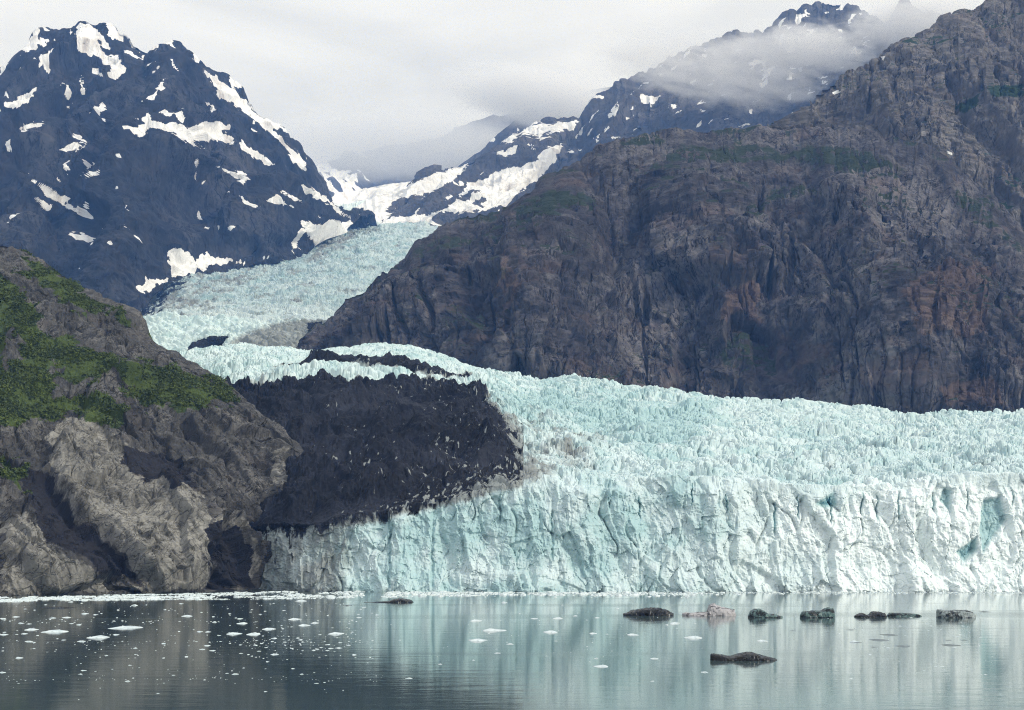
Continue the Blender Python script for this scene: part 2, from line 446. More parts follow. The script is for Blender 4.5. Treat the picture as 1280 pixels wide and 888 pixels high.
d = d + (1 - rockiness) * (0.9 * facet(a / 6, c_ / 7, 15)[0] + 0.5 * facet(a / 2.8, c_ / 3, 16)[0])
d = d + 7 * pale - 10 * scree_shade * ss(545, 600, H.py) - 26 * hole + 1.5 * fbm(H.s / 12, H.t / 12, 3, 41)
d = d * np.clip((H.P[..., 2] + 8) / 22, 0.25, 1) * (1 - .55 * ss(.85, 1, H.tt))
H.displace(d)
pale = ss(-4, 9, ragged(H, PALE, 9, 20)); scree_shade = ss(-7, 6, ragged(H, SCREE, 9, 20)); hole = ss(-5, 5, ragged(H, DARKHOLE, 10, 20))
green = ss(-13, 4, ragged(H, GREEN, 16, 34)) * (1 - ss(-3, 6, ragged(H, BARE, 16, 30)))
green = np.where(H.tt > 1, 0.7, green)
MAT_HILL = rock_mat("hillside_rock", 16, (0.022, 0.0225, 0.024), (0.076, 0.0765, 0.076), (0.19, 0.186, 0.178), (0.100, 0.091, 0.088), veg=(0.058, 0.084, 0.024), pale=(0.205, 0.202, 0.186), scree_shade=(0.024, 0.0245, 0.030), dip=-52)
hill = sheet("hillside", H.P, MAT_HILL, None, {"veg": green, "pale": pale * (1 - scree_shade), "scree_shade": np.maximum(scree_shade, hole)})  # hole mask paints the recess's shade, with its black debris, in the rubble colour
tag(hill, "steep rocky hillside with pale outcrops and green scrub at the shore left of the glacier", "hillside", kind="structure")

# scrub on the hillside: leaf clumps
def scrub(L, mask, n, name, label, size=(1.0, 2.5), leaf=0.75, per=10):
    w = np.clip(mask, 0, 1).reshape(-1).copy(); w[w < 0.42] = 0
    P = L.P.reshape(-1, 3); w *= (L.tt.reshape(-1) < 1.02)
    keep = fbm(P[:, 0] / 26, P[:, 2] / 18, 3, 55) + 0.38
    w *= np.clip(keep * 2, 0.04, 1); w *= (L.px.reshape(-1) > -420) 
    idx = rng.choice(len(w), n, p=w / w.sum())
    c = P[idx]; r = rng.uniform(*size, n) * (0.7 + 0.6 * (fbm(c[:, 0] / 15, c[:, 2] / 15, 2, 77) + .5))
    k = n * per
    cc = np.repeat(c, per, 0); rr = np.repeat(r, per)
    v = rng.normal(size=(k, 3)); v /= np.linalg.norm(v, axis=1, keepdims=True); v *= rng.random((k, 1)) ** .4
    pos = cc + v * rr[:, None] * np.array([1.15, 1.15, .75]); pos[:, 2] += rr * .45
    nn = v + rng.normal(size=(k, 3)) * .6 + np.array([0, 0, .5]); nn /= np.linalg.norm(nn, axis=1, keepdims=True)
    a = np.cross(nn, rng.normal(size=(k, 3))); a /= np.linalg.norm(a, axis=1, keepdims=True); b = np.cross(nn, a)
    sz = leaf * rng.uniform(.6, 1.3, (k, 1))
    V = np.stack([pos - a * sz - b * sz * .6, pos + a * sz - b * sz * .4, pos + a * sz * .8 + b * sz * .7, pos - a * sz * .5 + b * sz * .8], 1).reshape(-1, 3)
    tint = np.repeat(np.repeat(rng.random(n), per), 4)
    mm = NT("scrub_leaves")
    g = mm.mix(mm.rng(mm.attr("tint"), 0, 1), (0.046, 0.070, 0.018), (0.105, 0.142, 0.036))
    g = mm.mix(mm.rng(mm.noise((.03, .03, .03), 4), .40, .62), mm.mix(0.42, g, (0.02, 0.035, 0.014)), g)
    mat = mm.bsdf(g, 0.7, None, 0.2)
    o = mesh_obj(name, V, np.arange(k * 4).reshape(-1, 4), mat, None, {"tint": tint})
    return tag(o, label, "scrub", kind="stuff")
scrub(H, green, 19000, "alder_scrub", "low green alder scrub covering the upper left hillside")

# ------------------------------------------------------------------ right bluff
BL_BASE = [(330, 452, 2780), (400, 446, 2700), (470, 452, 2620), (600, 480, 2460), (800, 500, 2400), (1000, 520, 2350), (1280, 535, 2300), (1620, 560, 2250)]
BL_RIDGE = [(330, 440, 2900), (372, 428, 2880), (392, 406, 2880), (405, 400, 2900), (430, 372, 2950), (450, 361, 2980), (478, 339, 3000), (510, 325, 3020), (520, 302, 3050), (540, 285, 3060), (580, 268, 3080), (620, 262, 3080),
            (650, 247, 3060), (690, 222, 3060), (720, 204, 3080), (760, 178, 3100), (780, 171, 3100), (840, 165, 3120), (900, 162, 3140), (960, 157, 3150), (1010, 158, 3130), (1060, 165, 3080), (1130, 172, 3020), (1180, 196, 2960), (1230, 238, 2880), (1280, 292, 2780), (1340, 360, 2680), (1440, 440, 2560), (1620, 545, 2440)]
def bl_bulge(px, py, t):
    return -150 * np.exp(-((px - 640) / 90) ** 2) * 1.0 + 130 * np.exp(-((px - 800) / 60) ** 2) - 120 * np.exp(-((px - 1130) / 120) ** 2) + 60 * np.exp(-((px - 980) / 45) ** 2)
B = Land(BL_BASE, BL_RIDGE, 330, 1620, 1120, 400, g=1.6, back=1500, backz=300, sm=3, bulge=bl_bulge, jag=2.2)
def cliff_disp(L, k, seed, vert=1.0):
    s, t = L.s / k, L.t / k
    a = s + 9 * fbm(s / 90, t / 140, 3, seed); c_ = t + 12 * fbm(s / 90, t / 90, 3, seed + 5) + 0.10 * s
    d = 36 * fbm(s / 420, t / 700, 3, seed + 21) - 22 * ridged(a / 230, t / (1100 * vert), 2, seed + 31) + 16
    d = d + broken(a, c_, seed + 11, [(150, 2.4 * vert), (66, 2.0 * vert), (30, 1.6), (14, 1.3), (6.5, 1.1)], 0.38, (7, 4, 2, 2, 1), .87)
    d = d - 34 * chimneys(s + .4 * (a - s), t, 75, 700 * vert, seed + 51, .05) * ss(-.2, .25, perlin(s / 120, t / 170, seed + 57)) - 12 * chimneys(s + .6 * (a - s), t, 34, 420, seed + 54, .07) - 6 * chimneys(a, c_, 17, 150, seed + 58, .08)
    led = perlin(s / 260, (t + .15 * s) / 48, seed + 61)
    d = d + 5 * ss(-.08, .08, led) + 1.5 * ss(-.06, .06, perlin(s / 90, t / 21, seed + 62)) + 2.5 * fbm(s / 24, t / 24, 3, seed + 41)
    return d * k
d = cliff_disp(B, 1.0, 100, 1.5)
d = d * (1 - 0.74 * ss(0.60, 1.0, B.tt)) * np.where(B.tt > 1, 0.55, 1)
B.displace(d)
flat = ss(0.42, 0.75, B.n[..., 2])
vegn = fbm(B.s / 130, B.t / 130, 4, 300)
vegp = ss(-7, 7, polys_sd(B.px, B.py, [[(640, 262), (690, 232), (740, 250), (710, 262), (680, 275), (650, 280)], [(855, 320), (870, 325), (900, 355), (885, 360), (862, 340)], [(890, 420), (960, 405), (985, 440), (975, 470), (900, 460)], [(600, 330), (640, 335), (630, 350), (605, 348)], [(930, 260), (980, 230), (990, 240), (940, 275)], [(1190, 240), (1280, 300), (1280, 320), (1200, 260)], [(850, 185), (1000, 180), (1100, 200), (1150, 215), (1050, 210), (900, 200)]]))
veg = np.clip(flat * (0.55 + vegn) * 0.6 + 0.42 * vegp, 0, 1)
rust = ss(-9, 9, ragged(B, [[(1130, 350), (1180, 325), (1235, 330), (1240, 410), (1140, 425)], [(1170, 480), (1245, 468), (1260, 508), (1185, 510)], [(620, 330), (640, 318), (650, 375), (630, 385)], [(900, 360), (960, 350), (950, 400), (905, 395)]], 12, 70))
BDARK, BMID, BLIGHT = (0.011, 0.010, 0.012), (0.060, 0.057, 0.062), (0.185, 0.176, 0.180)
MAT_BLUFF = rock_mat("bluff_rock", 60, BDARK, BMID, BLIGHT, (0.135, 0.098, 0.086), veg=(0.026, 0.037, 0.020), warm_amt=0.4, rust=True)
bluff = sheet("cliff", B.P, MAT_BLUFF, None, {"veg": veg, "rust": rust})
tag(bluff, "huge dark brown rock bluff rising behind the glacier with vertical cracks", "cliff", kind="structure")

UP_BASE = [(820, 205, 3300), (930, 195, 3300), (1000, 200, 3250), (1100, 215, 3200), (1200, 285, 3120), (1280, 420, 3000), (1340, 520, 2950), (1640, 560, 2900)]
UP_RIDGE = [(820, 203, 3400), (860, 180, 3420), (905, 168, 3440), (930, 158, 3450), (955, 150, 3470), (1000, 140, 3500), (1006, 120, 3540), (1060, 92, 3560), (1085, 84, 3580), (1120, 64, 3600), (1160, 50, 3620), (1180, 36, 3640), (1200, 18, 3660), (1230, 8, 3680), (1250, -6, 3700), (1290, -22, 3740), (1380, -60, 3800), (1640, -160, 3900)]
U = Land(UP_BASE, UP_RIDGE, 820, 1640, 720, 420, g=1.35, back=2000, backz=300, sm=3, jag=3.0)
d = cliff_disp(U, 1.15, 400, 1.3)
d = d * (1 - 0.45 * ss(0.75, 1.0, U.tt)) * np.where(U.tt > 1, 0.55, 1) * np.clip((U.px - 815) / 120, 0.15, 1)
U.displace(d)
flat = ss(0.42, 0.75, U.n[..., 2]); vegn = fbm(U.s / 130, U.t / 130, 4, 330)
vegp = ss(-6, 6, polys_sd(U.px, U.py, [[(1190, 135), (1222, 118), (1225, 128), (1205, 145)], [(1225, 108), (1280, 105), (1280, 122), (1240, 122)]]))
veg = np.clip(flat * (0.6 + vegn) * 0.6 + 0.8 * vegp, 0, 1)
snow = ss(-3, 3, polys_sd(U.px, U.py, [[(1183, 188), (1190, 191), (1191, 195), (1184, 192)], [(1100, 71), (1107, 70), (1104, 76)], [(986, 140), (993, 138), (992, 142)], [(1040, 116), (1048, 112), (1052, 115), (1042, 119)]]))
MAT_UP = rock_mat("upper_cliff_rock", 55, (0.045, 0.043, 0.044), (0.13, 0.122, 0.118), (0.25, 0.235, 0.222), (0.15, 0.115, 0.10), veg=(0.026, 0.046, 0.022), snow=0.5, warm_amt=0.35)
upper = sheet("cliff", U.P, MAT_UP, None, {"veg": veg, "snow": snow})
tag(upper, "grey striated upper cliff rising above the bluff to the top right corner", "cliff", kind="structure")

# ------------------------------------------------------------------ dark snowy mountain on the left
LM_BASE = [(-420, 500, 4300), (-200, 460, 4350), (0, 430, 4400), (100, 415, 4400), (170, 397, 4450), (185, 385, 4500), (215, 350, 4650), (250, 338, 4800), (300, 332, 4950), (350, 330, 5050), (385, 326, 5200), (402, 305, 5500), (425, 286, 5800), (445, 279, 6000), (470, 276, 6300)]
LM_RIDGE = [(-420, 330, 5200), (-260, 260, 5600), (-100, 170, 5900), (-40, 118, 6000), (0, 88, 6100), (18, 72, 6100), (47, 46, 6150), (62, 38, 6150), (75, 35, 6150), (92, 32, 6150), (100, 28, 6150), (118, 31, 6150), (135, 33, 6150), (150, 40, 6150), (165, 48, 6200), (176, 56, 6250), (185, 63, 6250), (196, 54, 6150), (205, 51, 6120), (216, 51, 6120), (226, 56, 6130), (240, 70, 6150), (262, 84, 6180),
            (285, 98, 6200), (302, 112, 6220), (318, 128, 6240), (332, 141, 6250), (345, 154, 6260), (356, 165, 6270), (372, 188, 6280), (388, 210, 6290), (403, 235, 6300), (420, 255, 6310), (438, 272, 6320), (446, 277, 6330), (470, 277, 6340)]
def lm_bulge(px, py, t):
    sp = 205 + (py - 60) * -0.25
    return -420 * np.exp(-((px - sp) / 55) ** 2) + 260 * np.exp(-((px - 135 + (py - 60) * .25) / 40) ** 2) - 220 * np.exp(-((px - 20) / 60) ** 2) - 200 * np.exp(-((px - 330) / 50) ** 2) + 150 * np.exp(-((px - 265) / 35) ** 2)
M = Land(LM_BASE, LM_RIDGE, -420, 470, 820, 420, g=1.25, back=2200, backz=200, bulge=lm_bulge, jag=1.6)
s_, t_ = M.s, M.t
a = s_ + 25 * fbm(s_ / 220, t_ / 220, 3, 500); c_ = t_ + 25 * fbm(s_ / 220, t_ / 220, 3, 505)
d = 50 * fbm(s_ / 700, t_ / 900, 4, 521) + 62 * ridged((a - .45 * c_) / 300, c_ / 1700, 3, 531) - 36
d = d + broken(a - .3 * c_, c_, 511, [(230, 2.0), (100, 1.7), (44, 1.4), (20, 1.1)], 0.17) + 9 * fbm(s_ / 50, t_ / 50, 4, 541)
d = d * (1 - 0.5 * ss(0.80, 1.0, M.tt)) * np.where(M.tt > 1, 0.6, 1)
M.displace(d)
LMS = zoomed(0, 0, [
 [(415, 470), (455, 455), (490, 460), (520, 450), (480, 432), (515, 430), (530, 405), (560, 435), (600, 450), (640, 447), (690, 465), (740, 440), (770, 450), (775, 425), (800, 445), (835, 460), (810, 475), (870, 530), (800, 515), (740, 512), (700, 515), (750, 543), (700, 530), (640, 490), (590, 470), (540, 462), (520, 500), (490, 490), (470, 470)],
 [(865, 490), (900, 530), (1000, 595), (980, 600), (920, 575), (880, 545)],
 [(740, 255), (800, 290), (880, 350), (890, 360), (940, 395), (980, 420), (1040, 450), (1000, 470), (1060, 540), (1110, 590), (1110, 620), (1060, 590), (1040, 540), (980, 490), (930, 445), (880, 400), (830, 370), (800, 355), (770, 300)],
 [(100, 655), (130, 655), (180, 680), (215, 710), (265, 720), (240, 740), (320, 770), (345, 788), (290, 785), (240, 750), (200, 735), (150, 690)],
 [(80, 690), (130, 715), (190, 750), (170, 768), (145, 740), (100, 705)], [(210, 550), (255, 520), (320, 515), (290, 545), (250, 555)],
 [(295, 655), (320, 620), (360, 620), (350, 635), (320, 640)], [(785, 605), (850, 625), (880, 620), (940, 668), (890, 655), (840, 635)],
 [(835, 690), (890, 730), (950, 750), (920, 755), (880, 735)], [(965, 730), (1000, 705), (1030, 735), (1070, 755), (1030, 748), (990, 745)],
 [(1005, 682), (1050, 705), (1098, 735), (1060, 722), (1020, 705)], [(1085, 665), (1140, 690), (1180, 715), (1260, 780), (1275, 795), (1240, 780), (1190, 735), (1140, 720), (1110, 700)],
 [(270, 110), (300, 80), (340, 90), (380, 130), (400, 160), (360, 150), (380, 200), (430, 205), (440, 230), (465, 262), (410, 290), (390, 280), (405, 240), (350, 215), (320, 205), (290, 185), (280, 150)],
 [(0, 390), (60, 360), (140, 320), (90, 385), (20, 398)], [(135, 240), (160, 200), (200, 165), (180, 205), (150, 245)],
 [(515, 362), (550, 350), (570, 338), (560, 362)], [(565, 325), (590, 290), (605, 280), (590, 330)], [(540, 275), (585, 235), (560, 270)],
 [(630, 410), (660, 408), (680, 435), (660, 445)], [(750, 370), (795, 405), (775, 408)], [(658, 385), (690, 400), (665, 402)], [(60, 470), (110, 455), (165, 445), (155, 458), (95, 468)],
 [(610, 205), (630, 215), (650, 265), (635, 250)], [(510, 150), (595, 150), (560, 185), (535, 190)], [(690, 195), (745, 205), (760, 230), (715, 228)], [(820, 270), (870, 300), (890, 330), (840, 315)],
 [(290, 240), (300, 300), (315, 340), (295, 350)], [(310, 425), (350, 402), (320, 425)], [(990, 455), (1040, 460), (1060, 485), (1020, 475)], [(230, 590), (260, 575), (240, 640)], [(305, 735), (320, 735), (325, 765), (300, 765)],
]) + zoomed(140, 220, [
 [(190, 265), (240, 265), (300, 300), (340, 285), (400, 300), (480, 315), (380, 325), (300, 345), (240, 370), (210, 360), (200, 310)], [(75, 410), (130, 380), (210, 375), (170, 400), (110, 425)],
 [(690, 160), (740, 180), (800, 160), (880, 175), (870, 230), (800, 290), (740, 250), (720, 230)], [(405, 190), (425, 180), (448, 183), (430, 198)]])
sd = ragged(M, LMS, 2.8, 55)
sd = sd + (1.9 + 4.0 * ss(296, 312, M.py)) * fbm((M.s + .25 * M.t) / 24, M.t / 190, 3, 570) - 1.6 * ss(70, 40, M.py)
snow = ss(-1.9, 2.2, sd) * 1.0
sp = fbm(M.s / 75, M.t / 110, 4, 560) + 0.5 * fbm((M.s + .5 * M.t) / 40, M.t / 90, 3, 565)
top = np.clip(1 - (M.py - I(M.px, LM_RIDGE, 1)) / 42, 0, 1) * ss(245, 190, M.px)
snow = np.maximum(snow, ss(0.42, 0.66, sp + 0.72 * top - .34))
snow = np.where(M.tt > 1, 0.6, snow)
MAT_LM = rock_mat("mountain_rock", 110, (0.012, 0.014, 0.018), (0.034, 0.036, 0.042), (0.085, 0.085, 0.09), (0.05, 0.045, 0.045), veg=None, snow=0.4, warm_amt=0.5)
mount = sheet("mountain", M.P, MAT_LM, None, {"snow": snow})
tag(mount, "dark blue twin peaked mountain streaked with snow patches, left of the valley", "mountain", kind="structure")

# ------------------------------------------------------------------ far mountains on the right
FR_BASE = [(400, 292, 6500), (500, 290, 6500), (700, 300, 6200), (900, 300, 6000), (1700, 300, 5800)]
FR_RIDGE = [(400, 292, 7000), (425, 276, 7050), (440, 262, 7100), (455, 252, 7200), (475, 245, 7400), (495, 240, 7500), (520, 230, 7600), (545, 217, 7700), (575, 204, 7750), (600, 191, 7800), (622, 178, 7850), (650, 159, 7900), (690, 155, 7900), (725, 151, 7850), (740, 128, 7900), (765, 108, 7950), (790, 96, 8000), (830, 76, 8050), (870, 58, 8100), (930, 44, 8150), (965, 36, 8150), (975, 28, 8150), (1000, 11, 8150), (1020, 7, 8150), (1040, 3, 8150), (1065, 6, 8150), (1085, 16, 8150), (1110, 28, 8150), (1150, 40, 8200), (1250, 50, 8300), (1400, 20, 8500), (1700, 40, 8800)]
Dm = Land(FR_BASE, FR_RIDGE, 400, 1700, 1000, 300, g=1.2, back=2500, backz=300, jag=3.2, bulge=lambda px, py, t: -300 * np.exp(-((px - 600) / 60) ** 2) + 250 * np.exp(-((px - 690) / 50) ** 2) - 350 * np.exp(-((px - 800) / 70) ** 2) - 250 * np.exp(-((px - 1000) / 70) ** 2))
def mtn_disp(L, k, seed):
    s_, t_ = L.s / k, L.t / k
    a = s_ + 25 * fbm(s_ / 220, t_ / 220, 3, seed); c_ = t_ + 25 * fbm(s_ / 220, t_ / 220, 3, seed + 5)
    d = 46 * fbm(s_ / 700, t_ / 900, 3, seed + 21) + 55 * ridged((a - .4 * c_) / 330, c_ / 1400, 3, seed + 31) - 45
    d = d + broken(a - .3 * c_, c_, seed + 11, [(230, 2.0), (100, 1.7), (44, 1.4), (20, 1.1)], 0.19) + 9 * fbm(s_ / 50, t_ / 50, 4, seed + 41)
    return k * d * (1 - 0.5 * ss(0.75, 1.0, L.tt)) * np.where(L.tt > 1, 0.6, 1)
Dm.displace(mtn_disp(Dm, 1.15, 600) * np.clip((Dm.px - 420) / 120, .12, 1))
FS = zoomed(400, 0, [
 [(640, 520), (690, 480), (760, 450), (850, 450), (945, 435), (920, 470), (860, 475), (800, 495), (740, 490), (690, 515)],
 [(885, 520), (850, 590), (820, 620), (780, 660), (720, 700), (690, 740), (600, 765), (520, 770), (440, 775), (500, 720), (540, 670), (600, 645), (670, 620), (730, 600), (790, 590), (800, 550)],
 [(545, 595), (500, 640), (440, 680), (390, 705), (330, 720), (280, 760), (210, 815), (110, 820), (80, 740), (150, 715), (230, 690), (300, 680), (400, 640)], [(215, 815), (260, 790), (330, 785), (440, 770), (380, 800), (300, 820)], [(330, 800), (360, 780), (460, 820), (340, 815)],
 [(1050, 430), (1085, 365), (1075, 420)], [(1060, 490), (1090, 490), (1060, 508)], [(1000, 500), (1020, 500), (1005, 515)], [(750, 515), (790, 540), (780, 545)], [(1110, 425), (1140, 420), (1120, 440)], [(1125, 400), (1148, 378), (1135, 400)], [(905, 552), (930, 552), (920, 563)], [(968, 572), (992, 570), (985, 580)], [(1225, 275), (1255, 262), (1240, 278)]
]) + zoomed(840, 0, [[(325, 200), (340, 190), (340, 250), (380, 235), (335, 295)], [(412, 278), (445, 275), (440, 295), (415, 295)], [(410, 185), (470, 140), (440, 170)], [(500, 110), (530, 95), (480, 140)], [(0, 380), (20, 375), (5, 410)], [(55, 295), (75, 255), (65, 290)], [(495, 320), (510, 325), (505, 332)], [(550, 295), (568, 290), (560, 312)], [(450, 55), (500, 50), (450, 95)], [(550, 50), (570, 40), (560, 55)], [(270, 210), (288, 200), (275, 213)], [(700, 160), (712, 165), (708, 175)]])
FHOLE = zoomed(400, 0, [[(495, 720), (560, 690), (590, 690), (530, 735)], [(550, 745), (600, 720), (615, 735), (570, 752)], [(230, 770), (290, 720), (350, 720), (270, 765)], [(430, 700), (480, 670), (520, 660), (490, 700)]])
snow = np.maximum(ss(-2.4, 2, ragged(Dm, FS, 3.6, 70)) - ss(-1.5, 1.5, ragged(Dm, FHOLE, 5, 70)), 0)
sp = fbm((Dm.s - .5 * Dm.t) / 60, Dm.t / 160, 4, 660)
snow = np.maximum(snow, ss(0.62, 0.80, sp + 0.1 * np.clip(1 - Dm.py / 260, 0, 1)))
snow = np.where(Dm.tt > 1, 0.7, snow)
MAT_FR = rock_mat("far_mountain_rock", 120, (0.045, 0.045, 0.048), (0.085, 0.083, 0.086), (0.15, 0.145, 0.145), (0.12, 0.105, 0.10), veg=None, snow=0.55)
farm = sheet("mountain", Dm.P, MAT_FR, None, {"snow": snow})
tag(farm, "hazy blue mountain with snowfields and cloud wrapped summit behind the bluff", "mountain", kind="structure")

PK = Land([(980, 250, 6300), (1450, 250, 6100)], [(980, 240, 6700), (1030, 130, 6800), (1055, 88, 6900), (1090, 50, 7000), (1108, 26, 7000), (1120, 8, 7000), (1133, -4, 7000), (1148, 8, 7000), (1165, 14, 7000), (1190, 34, 7000), (1230, 42, 7000), (1300, 90, 6900), (1450, 200, 6700)], 980, 1450, 380, 240, g=1.1, back=900, backz=300, jag=4.0)
PK.displace(mtn_disp(PK, 0.8, 700))
snow = ss(0.66, 0.84, fbm((PK.s - .5 * PK.t) / 60, PK.t / 160, 4, 760)) * 1.0
snow = np.maximum(snow, ss(-2, 2, polys_sd(PK.px, PK.py, zoomed(840, 0, [[(875, 0), (900, 10), (930, 50), (905, 40)], [(980, 70), (1000, 90), (990, 95)], [(960, 100), (972, 105), (965, 115)], [(925, 95), (942, 100), (935, 120)], [(1005, 85), (1020, 90), (1010, 97)]]))))
peak = sheet("mountain", PK.P, MAT_FR, None, {"snow": snow})
tag(peak, "pointed dark summit poking into the cloud above the upper right cliff", "mountain", kind="structure")

RR = Land([(450, 300, 9000), (900, 300, 9000)], [(450, 290, 9300), (500, 262, 9400), (540, 232, 9500), (575, 206, 9500), (600, 190, 9500), (620, 170, 9500), (640, 151, 9500), (655, 143, 9500), (690, 126, 9500), (740, 110, 9500), (820, 100, 9500), (900, 150, 9500)], 450, 900, 300, 160, g=1.1, back=1500, backz=300)
RR.displace(mtn_disp(RR, 1.2, 800) * .6)
ridge2 = sheet("mountain", RR.P, MAT_FR, None, {"snow": ss(0.7, 0.86, fbm(RR.s / 80, RR.t / 200, 4, 860))})
tag(ridge2, "faint grey ridge fading into cloud behind the snow shoulder", "mountain", kind="structure")

VM = Land([(330, 300, 10800), (700, 300, 10800)], [(330, 215, 12300), (400, 205, 12400), (450, 188, 12400), (500, 180, 12400), (560, 165, 12400), (640, 140, 12400), (700, 150, 12400)], 330, 700, 330, 200, g=1.1, back=1200, backz=300)
VM.displace(mtn_disp(VM, 1.6, 900))
sp = ridged((VM.s + 0.9 * VM.t) / 330, VM.t / 1400, 4, 960) + .5 * fbm(VM.s / 120, VM.t / 120, 4, 961)
vs_ = np.maximum(ss(-3, 3, polys_sd(VM.px, VM.py, zoomed(400, 0, [[(60, 700), (150, 690), (240, 670), (330, 660), (320, 720), (200, 790), (80, 800), (20, 740)]]))) * .9, ss(0.75, 1.15, sp) * ss(500, 430, VM.px))
valley = sheet("mountain", VM.P, MAT_FR, None, {"snow": np.where(VM.tt > 1, .8, vs_)})
tag(valley, "distant snow streaked mountain under low cloud at the head of the valley", "mountain", kind="structure")

# ------------------------------------------------------------------ the glacier
glacier = empty("glacier", (0, 1000, 0))
tag(glacier, "huge pale blue tidewater glacier ending in a broken ice cliff at the water", "glacier")
def put_under(o, parent):
    o.parent = parent
    o.matrix_parent_inverse = parent.matrix_basis.inverted()
    return o
GF = [(200, 1110), (300, 1080), (380, 1020), (450, 1000), (560, 992), (640, 985), (760, 992), (900, 985), (1100, 992), (1280, 1000), (1600, 1020)]
GT = [(200, 668), (300, 664), (330, 655), (380, 650), (440, 645), (480, 640), (520, 630), (560, 623), (600, 614), (640, 603), (680, 597), (760, 598), (830, 596), (900, 599), (960, 605), (1040, 609), (1120, 601), (1200, 596), (1280, 590), (1600, 580)]
G1 = [(200, 505), (300, 484), (400, 479), (480, 477), (560, 482), (620, 493), (660, 520), (760, 538), (900, 543), (1280, 548), (1600, 548)]
G2 = [(200, 462), (240, 461), (380, 460), (430, 453), (470, 437), (500, 437), (540, 449), (580, 464), (600, 470), (660, 471), (700, 473), (760, 478), (840, 485), (940, 498), (1040, 506), (1100, 511), (1180, 516), (1280, 513), (1600, 515)]
GY2 = [(200, 2450), (480, 2500), (560, 2420), (640, 2150), (800, 1980), (1600, 1900)]
px = np.concatenate([np.linspace(225, 1400, 1070), np.linspace(1402, 2300, 330)])
NXG = len(px)
Yf = smooth_row(I(px, GF), 60); Tp = smooth_row(I(px, GT), 21); p1 = smooth_row(I(px, G1), 41); p2 = smooth_row(I(px, G2), 21); Y2 = smooth_row(I(px, GY2), 61)
Y0 = Yf + 22; z0 = CAMH - (Tp - HZ) / F * Y0
Y1 = 1500 + 0 * px; z1 = CAMH - (p1 - HZ) / F * Y1; z2 = CAMH - (p2 - HZ) / F * Y2
nf, nsf, nbk = 135, 540, 14
tf = np.linspace(0, 1, nf)[:, None]
zf = -4 + (z0 + 4) * tf; yf = Yf + 22 * tf ** 1.6
u = np.linspace(0, 1, nsf + 1)[1:, None]
Ys = Y0 + (Y2 - Y0) * (0.75 * u + 0.25 * u ** 2)
q1 = (Y1 - Y0) / (Y2 - Y0); q = (Ys - Y0) / (Y2 - Y0)
# quadratic through the three heights of every column
l1 = (q * (q - 1)) / (q1 * (q1 - 1)); l2 = q * (q - q1) / (1 - q1); l0 = (q - q1) * (q - 1) / q1
zs = z0 * l0 + z1 * l1 + z2 * l2
ub = np.linspace(0, 1, nbk + 1)[1:, None]
yb = Y2 + 420 * ub; zb = z2 - 120 * ub ** 1.5
YY = np.concatenate([yf, Ys, yb]); ZZ = np.concatenate([zf, zs, zb])
GX_, PXg = (px - 640) / F * YY, np.broadcast_to(px, YY.shape)
G = np.stack([GX_, YY, ZZ], -1)
PYg = HZ - (ZZ - CAMH) * F / YY
rowf = np.concatenate([1 - .6 * ss(.8, 1, tf[:, 0]), .4 * (1 - ss(0, .05, u[:, 0])), np.zeros(nbk)])[:, None]
wf = np.concatenate([1 - 0.6 * ss(0.86, 1.0, tf[:, 0]), 0.4 * (1 - ss(0, 0.03, u[:, 0])), np.zeros(nbk)])[:, None]    # weight of the cliff relief
DEB = [[(215, 560), (225, 480), (298, 480), (400, 477), (480, 476), (556, 481), (600, 490), (618, 514), (638, 560), (640, 585), (612, 592), (570, 606), (520, 625), (470, 636), (400, 648), (330, 655), (300, 680), (225, 740)],
       [(340, 455), (380, 451), (432, 444), (484, 447), (552, 463), (612, 470), (600, 474), (545, 469), (480, 459), (420, 453), (380, 455)]]
nz_ = fbm(GX_ / 14, YY / 22, 4, 141, .6)
sdd = poly_sd(PXg, PYg, DEB[0]) + 5 * nz_ * ss(480, 530, PYg) + 1.5 * nz_
wd = 5 + 25 * ss(490, 570, PYg)
debris = ss(-1.5, .62, np.where(sdd < -50, -50, sdd) / wd)
debris = np.where(sdd > 19, 1.0, debris)
fillin = (PXg > 225) & (PXg < 610) & (PYg > 490) & (PYg < 600); debris = np.where(fillin & (sdd > 0), 1, debris)
sd2 = poly_sd(PXg, PYg, DEB[1]) + 1.2 * fbm(GX_ / 20, YY / 45, 3, 143)
debris = np.maximum(debris, ss(-1.2, 1.6, np.where(sd2 < -50, -50, sd2)))
# which rows belong to the far side of the crest: no debris
debris[nf + nsf:] *= 0
# face relief
x, z, y = G[..., 0], G[..., 2], G[..., 1]
xa = x + 4 * fbm(x / 40, z / 40, 3, 40) + .12 * z
fd = 12 * fbm(x / 120, z / 380, 3, 42) - 3.5 * ridged(xa / 44, z / 260, 2, 43) + 3 * fbm(x / 26, z / 40, 3, 45) + 1.0 * fbm(x / 6, z / 8, 3, 44)
fd = fd + broken(xa, z, 71, [(34, 2.4), (17, 2.0), (8, 1.7), (3.9, 1.3), (2.0, 1)], 0.115, (4, 2, 1, 1, 1), 1.14) + 1.6 * soften(facet(xa / 7, z / 34, 79)[0], 2)
fd = fd - 3.0 * chimneys(xa, z, 24, 60, 75, .045) - 1.5 * chimneys(xa - .5 * z, z + .4 * x, 15, 40, 78, .05)
fd = fd + 7 * ss(24, 0, z)                                    # rubble apron near the waterline
CR = [(970, 628, 668, 3), (998, 620, 650, 2), (1098, 618, 652, 2.5), (1078, 615, 645, 2), (1122, 615, 652, 2), (1168, 618, 640, 3), (908, 618, 640, 1.5), (864, 605, 632, 1.5), (1038, 620, 655, 2), (1210, 612, 640, 2), (1268, 612, 634, 2), (690, 640, 700, 3), (540, 640, 735, 4), (760, 620, 640, 2), (800, 622, 650, 2), (625, 620, 655, 2), (487, 650, 735, 3)]
